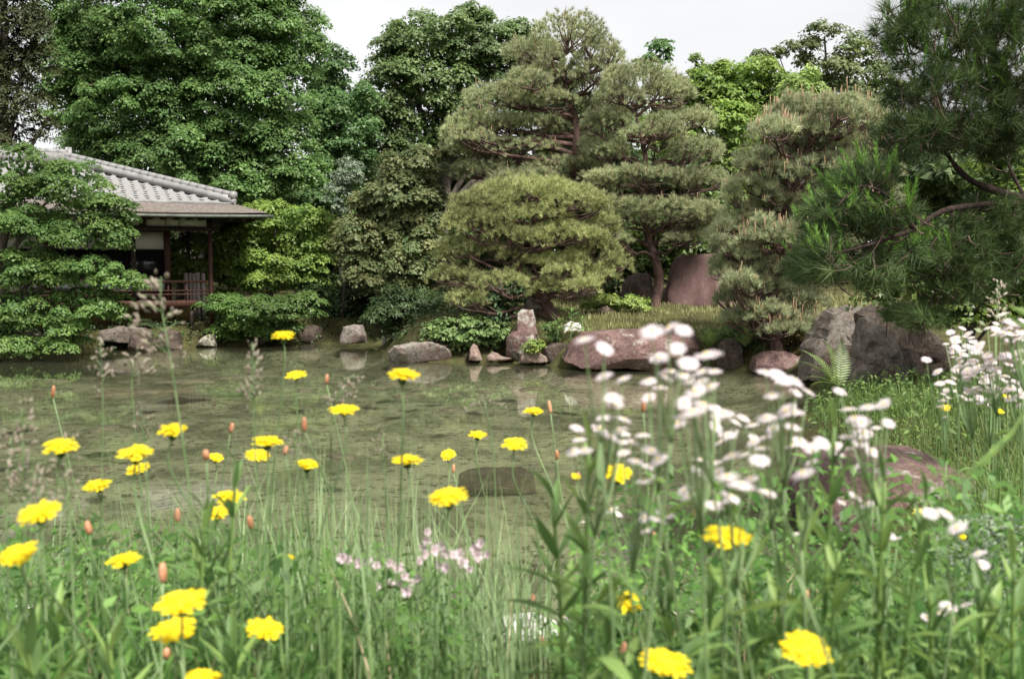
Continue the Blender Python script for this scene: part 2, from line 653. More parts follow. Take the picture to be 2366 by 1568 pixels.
LM = {}
LM['ginkgo'] = leaf_mat('ginkgo_leaves', (0.10, 0.205, 0.06), (0.22, 0.35, 0.105), .5)
LM['cedar'] = leaf_mat('cedar_foliage', (0.033, 0.0495, 0.022), (0.077, 0.088, 0.0308), .2)
LM['shoulder'] = leaf_mat('mid_green_leaves', (0.09, 0.18, 0.0675), (0.18, 0.3, 0.1012), .5)
LM['broad'] = leaf_mat('broadleaf_leaves', (0.10, 0.17, 0.06), (0.23, 0.32, 0.11), .5, .04)
LM['bronze'] = leaf_mat('bronze_maple_leaves', (0.10, 0.165, 0.065), (0.27, 0.27, 0.12), .5)
LM['lime'] = leaf_mat('lime_maple_leaves', (0.13, 0.235, 0.05), (0.30, 0.40, 0.09), .45)
LM['maple'] = leaf_mat('green_maple_leaves', (0.081, 0.1725, 0.0473), (0.216, 0.33, 0.0878), .5)
LM['silver'] = leaf_mat('silver_shrub_leaves', (0.14, 0.196, 0.126), (0.28, 0.336, 0.238), .25)
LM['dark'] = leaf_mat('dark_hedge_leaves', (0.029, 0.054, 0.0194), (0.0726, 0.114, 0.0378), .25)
LM['sasa'] = leaf_mat('dwarf_bamboo_leaves', (0.0441, 0.084, 0.0324), (0.1134, 0.168, 0.0648), .3)
LM['ivy'] = leaf_mat('ivy_leaves', (0.0891, 0.162, 0.0547), (0.2228, 0.3105, 0.1033), .3)
LM['hydr'] = leaf_mat('pale_shrub_leaves', (0.091, 0.182, 0.078), (0.221, 0.338, 0.156), .3)
LM['grassgreen'] = leaf_mat('low_shrub_leaves', (0.14, 0.224, 0.049), (0.308, 0.378, 0.098), .35)
LM['rust'] = leaf_mat('rusty_shrub_leaves', (0.143, 0.1235, 0.0325), (0.286, 0.208, 0.065), .35)
LM['pale'] = leaf_mat('pale_green_leaves', (0.182, 0.286, 0.078), (0.364, 0.468, 0.156), .45)
LM['thin'] = leaf_mat('olive_leaves', (0.1125, 0.165, 0.0675), (0.24, 0.285, 0.1125), .4)
LM['far'] = leaf_mat('far_wood_leaves', (0.0429, 0.078, 0.0293), (0.1073, 0.156, 0.0526), .3)
LM['evergreen'] = leaf_mat('evergreen_leaves', (0.0396, 0.084, 0.0194), (0.1848, 0.276, 0.0378), .35, .05)
LM['pineA'] = leaf_mat('pine_needles', (0.265, 0.31, 0.155), (0.50, 0.53, 0.30), .3)
LM['pineC'] = leaf_mat('bright_pine_needles', (0.25, 0.30, 0.115), (0.50, 0.52, 0.235), .3)
LM['pineD'] = leaf_mat('grey_pine_needles', (0.25, 0.30, 0.165), (0.50, 0.53, 0.31), .3)
LM['pineE'] = leaf_mat('dark_pine_needles', (0.045, 0.085, 0.026), (0.12, 0.175, 0.058), .25)
LM['shoot'] = leaf_mat('new_pine_shoots', (0.119, 0.272, 0.051), (0.272, 0.459, 0.085), .3)
LM['candle'] = leaf_mat('pine_candles', (.30, .20, .12), (.42, .32, .2), .1)


def far_wood():
    xs = RG.uniform(-300, 2700, 62000)
    top = np.interp(xs, [-300, 0, 200, 500, 700, 800, 1000, 1250, 1450, 1600, 2000, 2700], [330, 330, 400, 430, 440, 380, 330, 330, 330, 330, 290, 290])
    top = top + 22 * np.sin(xs / 37) + 14 * np.sin(xs / 13.7)
    ys = top + (760 - top) * RG.random(len(xs)) ** 1.1
    Yd = 47 + 2.5 * np.sin(xs / 61) + 1.5 * np.sin(ys / 23) + RG.uniform(-1.2, 1.2, len(xs))
    u, v = (xs - 1183) / FPX, (784 - ys) / FPX
    dx, dyy, dz = u, CT + v * ST, -ST + v * CT
    P = np.stack([dx / dyy * Yd, Yd, CAM_Z + dz / dyy * Yd], -1)
    nn = norm(unit(len(P)) * .8 + np.array([0, -.5, .6]))
    V, Q = cards(P, nn, .52 * RG.uniform(.6, 1.3, len(P)), .65, tri=True)
    o = link('far_wood', make_mesh('far_wood', V, [Q], RG.random(len(P)), LM['far']))
    tag(o, 'dark wood closing the view behind the garden trees', kind='stuff')


far_wood()
tree('ginkgo_tree', 'huge dense green ginkgo towering behind the tiled house roof', 'tree', 440, 36,
     [(450, 60, 270, 140), (330, 230, 180, 140), (570, 215, 170, 140), (620, 345, 115, 100), (430, 360, 190, 85), (240, 120, 110, 130), (220, 330, 80, 80), (560, -130, 220, 160), (400, -300, 210, 180), (660, 90, 90, 110), (560, 430, 110, 35), (690, 400, 70, 50), (150, 200, 60, 120), (160, 50, 70, 100)],
     LM['ginkgo'], .5, leaf=.088, k=2.7, tri=True, rs=.55, flat=.55, hang=.45, fill=1.1, core=.6, back=.12)
tree('cedar_tree', 'dark drooping conifer at the top left edge beside the ginkgo', 'tree', -10, 31,
     [(20, 40, 85, 60), (70, 130, 55, 45), (20, 150, 70, 50), (40, 235, 80, 40), (15, 310, 85, 45), (90, 60, 40, 60), (10, -80, 110, 80), (100, 290, 35, 25)],
     LM['cedar'], .3, leaf=.13, k=2.8, back=.15, rs=.55, flat=.35, aspect=.3, hang=.8)
tree('zelkova_tree', 'light green tree shoulder rising just right of the ginkgo', 'tree', 800, 40,
     [(765, 165, 55, 75), (800, 260, 75, 90), (790, 360, 70, 80), (740, 270, 50, 100), (720, 420, 60, 60), (760, 470, 60, 50)], LM['shoulder'], .25, leaf=.11, k=3.2, tri=True, rs=.55, hang=.4, core=.5, back=.2)
tree('oak_tree', 'broad rounded tree against the sky left of the tall pine', 'tree', 1010, 42,
     [(1010, 85, 115, 65), (1120, 105, 95, 70), (905, 130, 50, 60), (950, 205, 115, 90), (1085, 230, 100, 100), (880, 280, 90, 70), (1000, 325, 100, 60), (860, 385, 80, 50), (1205, 85, 55, 40), (1090, 35, 45, 25), (1240, 230, 90, 80), (1340, 290, 90, 80), (1440, 300, 80, 70), (1200, 160, 70, 60)],
     LM['broad'], .4, leaf=.115, k=3.0, tri=True, rs=.62, flat=.5, hang=.45, core=.5, back=.2)
tree('bronze_maple', 'olive maple with bronze leaf tips in front of the broad tree', 'tree', 915, 27.5,
     [(950, 375, 75, 40), (930, 445, 95, 55), (865, 475, 50, 45), (1000, 480, 55, 55), (850, 540, 80, 50), (960, 555, 85, 60), (900, 615, 110, 50), (820, 560, 45, 45), (1015, 590, 45, 55)],
     LM['bronze'], .14, leaf=.08, k=4.2, tri=True, rs=.36, flat=.4, hang=.7)
tree('lime_maple', 'yellow-green maple growing behind the veranda corner post', 'tree', 620, 29.5,
     [(640, 505, 110, 45), (560, 555, 75, 55), (705, 535, 75, 60), (620, 615, 120, 55), (530, 620, 45, 65), (715, 615, 55, 45), (440, 600, 60, 70)],
     LM['lime'], .13, leaf=.09, k=4.5, rs=.36, flat=.4, hang=.5)
tree('overhanging_maple', 'low maple reaching over the water right of the veranda', 'tree', 600, 26.9,
     [(620, 708, 115, 30), (520, 700, 60, 20), (700, 697, 50, 24), (560, 752, 75, 28), (640, 757, 55, 24)], LM['maple'], .1, leaf=.08, k=5, rs=.3, flat=.35, hang=.5, zb=.1)
tree('pond_maple', 'spreading green maple overhanging the pond in front of the house', 'tree', -40, 22.3,
     [(50, 395, 75, 65), (165, 425, 95, 55), (245, 480, 65, 40), (90, 515, 100, 50), (215, 540, 90, 32), (285, 515, 35, 35), (55, 615, 85, 50), (195, 620, 105, 32), (290, 645, 55, 18), (55, 700, 75, 50), (195, 695, 90, 38), (145, 750, 65, 25), (15, 760, 55, 40), (50, 795, 80, 22), (150, 790, 60, 18), (20, 480, 60, 60), (250, 720, 40, 20)],
     LM['maple'], .16, leaf=.07, k=4.0, rs=.32, flat=.38, hang=.5, zb=.1)
tree('silver_shrub', 'small silvery shrub between the lime and the bronze maple', 'shrub', 790, 28.6, [(805, 400, 38, 35), (785, 455, 32, 38)], LM['silver'], .05, leaf=.1, k=3, rs=.22, aspect=.35)
tree('understory_shrub', 'dark shaded shrub under the bronze maple by the water', 'shrub', 830, 29.6, [(800, 690, 80, 75), (900, 650, 95, 70), (730, 700, 50, 60)], LM['dark'], .08, leaf=.1, k=4.5, rs=.4)
tree('dwarf_bamboo', 'clump of dark narrow-leaved dwarf bamboo behind the wooden stakes', 'shrub', 925, 25.2, [(925, 735, 70, 45), (905, 700, 50, 35), (970, 700, 45, 30)], LM['sasa'], .03, leaf=.13, k=5, rs=.3, aspect=.22, hang=.2)
tree('ivy_mound', 'mound of ivy spilling to the water beside the flat grey rock', 'ground cover', 1090, 22.6, [(1090, 768, 100, 34), (1035, 770, 60, 28), (1160, 790, 36, 36), (1060, 800, 30, 26), (1130, 805, 26, 26)], LM['ivy'], .03, leaf=.085, k=5, rs=.2, aspect=.85, flat=.6, deep=.7)
tree('pale_shrub', 'pale broad-leaved shrub under the bright pine near the standing stone', 'shrub', 1165, 23, [(1165, 695, 42, 34), (1190, 665, 24, 26), (1140, 715, 30, 24)], LM['hydr'], .04, leaf=.14, k=3.5, rs=.25, aspect=.45)
tree('low_azalea', 'rounded low green shrub in front of the dark boulder', 'shrub', 1425, 24.2, [(1425, 698, 60, 18), (1475, 700, 30, 16), (1370, 705, 25, 12)], LM['grassgreen'], .03, leaf=.07, k=5, rs=.18, aspect=.6)
tree('garden_fern_bush', 'feathery green bush on the bank right of the long boulder', 'shrub', 1690, 20.8, [(1680, 775, 55, 26), (1745, 785, 60, 34), (1700, 810, 35, 30)], LM['ivy'], .03, leaf=.07, k=4.5, rs=.2, aspect=.3, hang=.5)
tree('rusty_bush', 'orange brown bush on the bank left of the big grey rocks', 'shrub', 1840, 19.9, [(1840, 765, 48, 40), (1860, 800, 38, 36), (1810, 750, 40, 26)], LM['rust'], .04, leaf=.05, k=4.5, rs=.2, aspect=.3)
tree('lime_crown_tree', 'sunlit yellow-green maple on the skyline behind the pines', 'tree', 1690, 33,
     [(1640, 195, 60, 50), (1740, 175, 85, 40), (1700, 235, 100, 45), (1795, 215, 55, 45), (1660, 170, 40, 25), (1570, 225, 50, 45), (1600, 300, 65, 60), (1760, 285, 95, 55), (1860, 300, 85, 55), (1530, 300, 50, 60)], LM['lime'], .2, leaf=.12, k=4.5, rs=.42, flat=.5, hang=.4)
tree('pale_broadleaf_tree', 'pale drooping-leaved tree right of the skyline maple', 'tree', 1865, 31, [(1855, 195, 58, 42), (1880, 220, 45, 40), (1830, 225, 40, 40)], LM['pale'], .12, leaf=.15, k=4, rs=.4, aspect=.35, hang=.8)
tree('bright_shrub', 'bright green bush in the gap between the two right pines', 'shrub', 1695, 28, [(1690, 300, 62, 62), (1700, 375, 55, 60), (1670, 260, 40, 30)], LM['lime'], .08, leaf=.15, k=4, rs=.32, aspect=.45)
tree('sparse_tree', 'thin open-crowned tree on the skyline at the upper right', 'tree', 1960, 38,
     [(1905, 85, 38, 32), (1850, 115, 45, 25), (1975, 110, 45, 40), (1920, 150, 75, 40), (2010, 190, 80, 50), (1950, 225, 85, 50), (2060, 260, 80, 80), (1780, 125, 40, 14)],
     LM['thin'], .16, leaf=.14, k=3.2, rs=.5, core=.1)
tree('skyline_sapling', 'small green tree peeping above the pines on the skyline', 'tree', 1520, 34, [(1515, 130, 36, 34), (1535, 105, 18, 20), (1490, 150, 25, 20)], LM['shoulder'], .07, leaf=.14, k=3.2, rs=.3)
tree('slender_sapling', 'thin pointed sapling left of the skyline maple', 'tree', 1606, 33.5, [(1607, 150, 12, 24), (1610, 195, 24, 30)], LM['lime'], .05, leaf=.12, k=3, rs=.2)
tree('camellia_hedge', 'dark glossy hedge behind the pine trunk and purple slab', 'hedge', 1550, 27.6, [(1560, 560, 100, 75), (1480, 590, 60, 65), (1620, 630, 60, 60), (1655, 470, 60, 110), (1420, 640, 60, 45), (1700, 560, 60, 120)], LM['evergreen'], .1, leaf=.12, k=4, rs=.4)
tree('evergreen_thicket', 'dark evergreen bushes under the near pine at the right', 'shrub', 2220, 13.5,
     [(2150, 620, 110, 90), (2300, 560, 110, 140), (2330, 420, 80, 80), (2230, 700, 100, 55), (2060, 650, 70, 60), (2420, 500, 80, 180), (2380, 690, 80, 70)], LM['evergreen'], .07, leaf=.085, k=4.5, rs=.3)


# ------------------------------------------------------------------ pines
def needles(pos, axis, n, length, width, spread=(.25, 1.15)):
    m = len(pos)
    t = np.repeat(pos, n, axis=0)
    a = np.repeat(axis, n, axis=0)
    r = unit(m * n)
    r = norm(r - a * (r * a).sum(1, keepdims=True))
    ang = RG.uniform(spread[0], spread[1], size=(m * n, 1))
    d = a * np.cos(ang) + r * np.sin(ang)
    l = length * RG.uniform(.7, 1.15, size=(m * n, 1))
    s = norm(np.cross(d, unit(m * n))) * width * .5
    b = t + a * RG.uniform(-.25, .15, size=(m * n, 1)) * length
    V = np.empty((m * n, 3, 3))
    V[:, 0] = b - s
    V[:, 1] = b + s
    V[:, 2] = b + d * l
    return V.reshape(-1, 3), np.arange(m * n * 3).reshape(-1, 3)


def pine(name, label, trunk_px, Y, pads, mat, r0=.16, dens=95, nn=26, length=.13, width=.010, candles=0, cand_len=.2, group=None, fillp=.8):
    tp = [at(x, y, Y) for x, y in trunk_px]
    tp[0].z = hz1(tp[0].x, tp[0].y) - .1
    base = tp[0].copy()
    o = thing(name, label, 'tree', base, 0, group)
    tr = curve_pts(tp, 6)
    tr[1:-1, 1] += np.sin(np.arange(len(tr) - 2) * .7) * .05
    mb = MB()
    mb.tube(tr, r0 * np.linspace(1, .16, len(tr)) * (1 + .08 * np.sin(np.arange(len(tr)) * 2.1)), 9)
    tw = MB()
    P, A, Rn, CP = [], [], [], []
    extra = []
    for b in pads:
        for sx in (-1, 1):
            if RG.random() < fillp:
                extra.append((b[0] + sx * b[2] * RG.uniform(.35, .75), b[1] + b[3] * RG.uniform(-.1, 1.1), b[2] * RG.uniform(.45, .7), b[3] * RG.uniform(.7, 1.0), RG.uniform(-.7, 1.0)))
    for b in list(pads) + extra:
        c, rx, rz = blob_world(b, Y)
        c[1] += RG.uniform(-.55, .35)
        ryy = rx * .85
        # limb from the trunk to under the pad
        cz = c[2] - rz * .7
        i = int(np.argmin(abs(tr[:, 2] - (cz - .25)) + .2 * abs(tr[:, 0] - c[0])))
        s = tr[i]
        e = np.array([c[0], c[1], cz])
        m1 = s * .65 + e * .35 + np.array([0, RG.uniform(-.1, .1), RG.uniform(-.12, .2)])
        m2 = s * .3 + e * .7 + np.array([0, RG.uniform(-.1, .1), RG.uniform(-.2, .05)])
        lp = curve_pts([s, m1, m2, e], 5)
        rl = r0 * .36 * min(1, .5 + np.linalg.norm(e - s) / 3)
        mb.tube(lp, np.linspace(rl, rl * .35, len(lp)), 7)
        rz = rz * 1.45
        nt = int(dens * 1.25 * math.pi * rx * (ryy + rz) * .6) + 25
        q = RG.random((nt, 2))
        th = q[:, 0] * 2 * math.pi
        rad = np.sqrt(q[:, 1])
        x, y = np.cos(th) * rad, np.sin(th) * rad
        lump = .22 * np.sin(x * 5 + b[0]) * np.cos(y * 5 + b[1])
        zz = np.sqrt(np.maximum(0, 1 - rad ** 2)) * 1.0 + lump + RG.normal(size=nt) * .2 - .35
        pos = c + np.stack([x * rx, y * ryy, zz * rz], -1)
        ax = norm(np.stack([x * .6, y * .6, np.full(nt, 1.0)], -1) + RG.normal(size=(nt, 3)) * .25)
        P.append(pos)
        A.append(ax)
        Rn.append(np.repeat(np.clip(RG.normal(.5, .25, nt), 0, 1), nn))
        # forking twigs under the pad
        for _ in range(int(7 + 5 * rx)):
            j = RG.integers(0, nt)
            t_ = pos[j] - ax[j] * .05
            f = lp[RG.integers(len(lp) // 2, len(lp))]
            mm = f * .45 + t_ * .55 + np.array([0, 0, -.06])
            l2 = curve_pts([f, mm, t_], 4)
            tw.tube(l2, np.linspace(rl * .32 + .006, .006, len(l2)), 4, cap=False)
        nc = int(candles * rx * ryy * 3)
        if nc:
            CP.append(pos[RG.integers(0, nt, nc)])
    P, A, Rn = np.concatenate(P), np.concatenate(A), np.concatenate(Rn)
    V, T = needles(P, A, nn, length, width)
    link('needles', make_mesh('needles', V - np.array(base), [T], Rn, mat), o)
    link('trunk', shift(mb.mesh('trunk', BARK, True), base), o)
    link('twigs', shift(tw.mesh('twigs', TWIG, True), base), o)['kind'] = 'stuff'
    if CP:
        cb = MB()
        for p in np.concatenate(CP):
            h = cand_len * RG.uniform(.4, 1.2)
            cb.tube([p, p + np.array([RG.uniform(-.02, .02), RG.uniform(-.02, .02), h])], [.013, .007], 4)
        link('candles', shift(cb.mesh('candles', LM['candle']), base), o)['kind'] = 'stuff'
    return o


pine('tall_pine', 'tallest cloud-pruned pine in the middle against the sky', [(1315, 720), (1318, 600), (1325, 430), (1332, 300), (1318, 240), (1300, 150), (1310, 90)], 26.8,
     [(1310, 88, 85, 32), (1240, 125, 62, 26), (1375, 125, 55, 30), (1265, 180, 90, 22), (1385, 180, 62, 26), (1160, 232, 88, 24), (1265, 240, 75, 18), (1120, 288, 75, 24), (1235, 288, 95, 18), (1400, 245, 50, 24), (1095, 338, 62, 22), (1200, 345, 100, 18), (1285, 385, 75, 18), (1130, 398, 75, 22), (1225, 418, 85, 20), (1360, 395, 50, 18), (1062, 305, 35, 22), (1380, 330, 45, 18)],
     LM['pineA'], .2, candles=5, fillp=.9)
pine('bare_trunk_pine', 'pine with a long bare leaning trunk beside the purple slab', [(1512, 718), (1522, 640), (1502, 560), (1486, 480), (1492, 400), (1488, 340), (1470, 270), (1480, 210)], 25.2,
     [(1480, 188, 92, 28), (1430, 232, 62, 22), (1550, 212, 55, 24), (1400, 282, 55, 22), (1580, 282, 70, 24), (1500, 318, 80, 16), (1400, 352, 55, 20), (1600, 352, 65, 24), (1480, 412, 120, 18), (1390, 432, 55, 18), (1610, 425, 70, 24), (1440, 482, 80, 20), (1565, 490, 95, 20), (1405, 540, 45, 20), (1625, 500, 45, 22), (1590, 540, 50, 16)],
     LM['pineA'], .14, candles=5, fillp=.9)
pine('bright_low_pine', 'low bright yellow-green spreading pine at the water edge', [(1288, 735), (1250, 685), (1205, 635), (1185, 560), (1230, 520), (1222, 455)], 23.0,
     [(1220, 440, 120, 24), (1110, 475, 72, 24), (1330, 470, 82, 24), (1205, 500, 125, 18), (1090, 528, 72, 24), (1305, 540, 100, 20), (1395, 520, 40, 22), (1058, 578, 52, 24), (1375, 585, 65, 28), (1265, 610, 82, 18), (1050, 640, 62, 22), (1150, 652, 70, 18), (1305, 662, 72, 18), (1085, 692, 55, 20), (1390, 640, 45, 20), (1140, 580, 60, 16), (1180, 545, 60, 14)],
     LM['pineC'], .15, dens=95, candles=2, cand_len=.1, fillp=.7)
pine('candle_pine', 'grey-green pine full of upright tan candles at the right', [(1800, 770), (1790, 650), (1850, 520), (1832, 420), (1880, 320), (1890, 270)], 19.8,
     [(1870, 260, 92, 28), (1965, 275, 75, 32), (1800, 312, 82, 24), (1930, 335, 92, 24), (1750, 372, 62, 24), (1860, 392, 100, 20), (1990, 385, 60, 34), (1730, 432, 55, 22), (1840, 462, 100, 20), (1720, 502, 55, 22), (1800, 545, 92, 20), (1700, 582, 48, 20), (1790, 625, 85, 22), (1720, 662, 48, 20), (1835, 690, 75, 28), (1765, 722, 62, 18), (1850, 740, 60, 20), (1700, 735, 40, 14), (1800, 760, 60, 12), (2010, 470, 60, 26), (1930, 560, 60, 26), (1688, 612, 50, 22), (1672, 555, 42, 20), (1700, 695, 48, 20), (1740, 650, 60, 20), (1690, 530, 40, 18)],
     LM['pineD'], .13, dens=95, length=.15, candles=30, cand_len=.26, fillp=1)


def near_pine():
    Y = 7.0
    tp = [at(2600, 1250, Y), at(2560, 900, Y), at(2500, 560, Y), at(2520, 200, Y), at(2480, -180, Y)]
    tp[0].z = hz1(tp[0].x, tp[0].y) - .1
    base = tp[0].copy()
    o = thing('near_pine', 'near dark long-needled pine reaching in from the right edge', 'tree', base)
    mb = MB()
    tr = curve_pts(tp, 6)
    mb.tube(tr, np.linspace(.17, .1, len(tr)), 10)
    LB = [[(2505, 560, 0), (2440, 500, -.1), (2366, 462, -.2), (2240, 415, -.3), (2170, 330, -.2)],
          [(2500, 600, 0), (2400, 480, -.2), (2200, 482, -.5), (2110, 530, -.6), (2010, 565, -.7), (1910, 590, -.8)],
          [(2110, 530, -.6), (2060, 460, -.7), (1990, 430, -.7), (1930, 480, -.8)],
          [(2200, 482, -.5), (2190, 600, -.5), (2150, 700, -.5), (2120, 745, -.5)],
          [(2515, 230, 0), (2380, 200, -.2), (2250, 150, -.3), (2120, 110, -.3), (2050, 40, -.3)],
          [(2515, 300, 0), (2400, 300, -.1), (2250, 310, -.3), (2120, 300, -.5), (2070, 330, -.5)],
          [(2500, 60, 0), (2360, 30, 0), (2200, 20, 0)], [(2366, 462, -.2), (2340, 560, -.2), (2300, 640, -.3)], [(2380, 480, -.2), (2330, 380, -.1), (2310, 300, 0)]]
    paths = []
    for i, pl in enumerate(LB):
        lp = curve_pts([at(x, y, Y + d) for x, y, d in pl], 6)
        paths.append(lp)
        r = (.05, .027, .015, .014, .03, .03, .03, .016, .016)[i]
        mb.tube(lp, np.linspace(r, r * .25, len(lp)) * (1 + .15 * np.sin(np.arange(len(lp)) * 1.7)), 7)
    allp = np.concatenate(paths)
    blobs = [(2200, 55, 150, 80), (2095, 60, 62, 75), (2300, 150, 110, 90), (2140, 195, 100, 70), (2225, 290, 120, 70), (2090, 320, 70, 52), (1985, 425, 75, 45), (1930, 500, 70, 52), (2015, 500, 90, 50), (1900, 585, 52, 55), (2000, 620, 85, 52), (2110, 590, 75, 50), (2205, 570, 80, 60), (2300, 500, 60, 50), (2335, 600, 55, 75), (2210, 660, 75, 42), (2115, 735, 42, 22), (2330, 320, 60, 60), (1870, 620, 26, 40), (2330, 60, 80, 80), (2340, 220, 60, 70)]
    P, A, S, SA = [], [], [], []
    tw = MB()
    for b in blobs:
        c, rx, rz = blob_world(b, Y - .4)
        n = int(70 + 240 * rx * rz * 3.4)
        w = unit(n) * (RG.random((n, 1)) ** .4)
        pos = c + w * np.array([rx, .45, rz])
        j = np.array([np.argmin(((allp - p) ** 2).sum(1)) for p in pos])
        f = allp[j]
        ax = norm(norm(pos - f) * .8 + np.array([-.25, -.1, .35]) + RG.normal(size=(n, 3)) * .3)
        P.append(pos)
        A.append(ax)
        for p, q, a in zip(pos, f, ax):
            if RG.random() < .45:
                st = p - a * RG.uniform(.1, .22) + RG.normal(size=3) * .03
                l2 = curve_pts([st, (p + st) / 2 - a * .02 + np.array([0, 0, -.015]), p + a * .02], 3)
                tw.tube(l2, np.linspace(.0055, .003, len(l2)), 4, cap=False)
        if 350 < b[1] < 605 and b[0] < 2130 or b[1] < 260:
            kk = RG.integers(0, n, int(n * (.42 if b[1] > 350 else .12)))
            S.append(pos[kk])
            SA.append(norm(ax[kk] * .6 + np.array([-.15, 0, .9])))
    P, A = np.concatenate(P), np.concatenate(A)
    nn = 46
    V, T = needles(P, A, nn, .125, .0034, (.2, 1.25))
    Rn = np.repeat(np.clip(RG.normal(.45, .25, len(P)), 0, 1), nn)
    link('needles', make_mesh('needles', V - np.array(base), [T], Rn, LM['pineE']), o)
    S, SA = np.concatenate(S), np.concatenate(SA)
    # new shoots: an upright stalk set with short light needles
    k = 5
    SP = np.concatenate([S + SA * (.03 + .03 * q) for q in range(k)])
    SX = np.concatenate([SA] * k)
    V, T = needles(SP, SX, 12, .05, .0042, (.2, .7))
    link('new_shoots', make_mesh('new_shoots', V - np.array(base), [T], RG.random(len(T)), LM['shoot']), o)['kind'] = 'stuff'
    link('trunk', shift(mb.mesh('trunk', BARK_DARK, True), base), o)
    link('twigs', shift(tw.mesh('twigs', TWIG, True), base), o)['kind'] = 'stuff'


near_pine()
# ------------------------------------------------------------------ rocks
ROCK = {
    'purple': surf_mat('purple_rock', (.10, .062, .058), (.20, .125, .115), 3.2, .85, .7, cc=(.33, .31, .28), cscale=2.6, cpos=(.56, .66), bscale=14, speck=17),
    'mixed': surf_mat('purple_lichen_rock', (.10, .062, .058), (.20, .13, .12), 3.2, .85, .7, cc=(.33, .33, .29), cscale=2.0, cpos=(.47, .56), bscale=14, speck=17),
    'slab': surf_mat('red_slab_rock', (.085, .05, .046), (.17, .105, .098), 2.2, .85, .5, stretch=(1.3, 1, .5), cc=(.25, .2, .19), cscale=2.2, cpos=(.56, .72), bscale=16),
    'lichen': surf_mat('lichen_rock', (.15, .13, .115), (.33, .30, .265), 4.0, .9, .8, cc=(.15, .10, .09), cscale=2.2, cpos=(.5, .62), bscale=16, speck=17),
    'grey': surf_mat('grey_rock', (.10, .088, .074), (.23, .205, .175), 5.0, .9, .8, cc=(.12, .085, .07), cscale=3.0, cpos=(.5, .64), bscale=18, speck=17),
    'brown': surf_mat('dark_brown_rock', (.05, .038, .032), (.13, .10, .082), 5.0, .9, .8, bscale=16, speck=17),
    'pink': surf_mat('pink_rock', (.21, .145, .125), (.36, .28, .24), 5.0, .88, .6, bscale=18, speck=17),
    'white': surf_mat('whitish_rock', (.45, .44, .41), (.66, .65, .62), 4.0, .85, .5, bscale=12, speck=17),
    'pale': surf_mat('pale_lichen_rock', (.2, .19, .15), (.48, .46, .38), 5.5, .9, .9, cc=(.08, .075, .05), cscale=5.0, cpos=(.55, .63), bscale=16, speck=17),
    'dusk': surf_mat('dusky_rock', (.06, .043, .04), (.12, .085, .075), 3, .9, .6, bscale=12, speck=17),
}


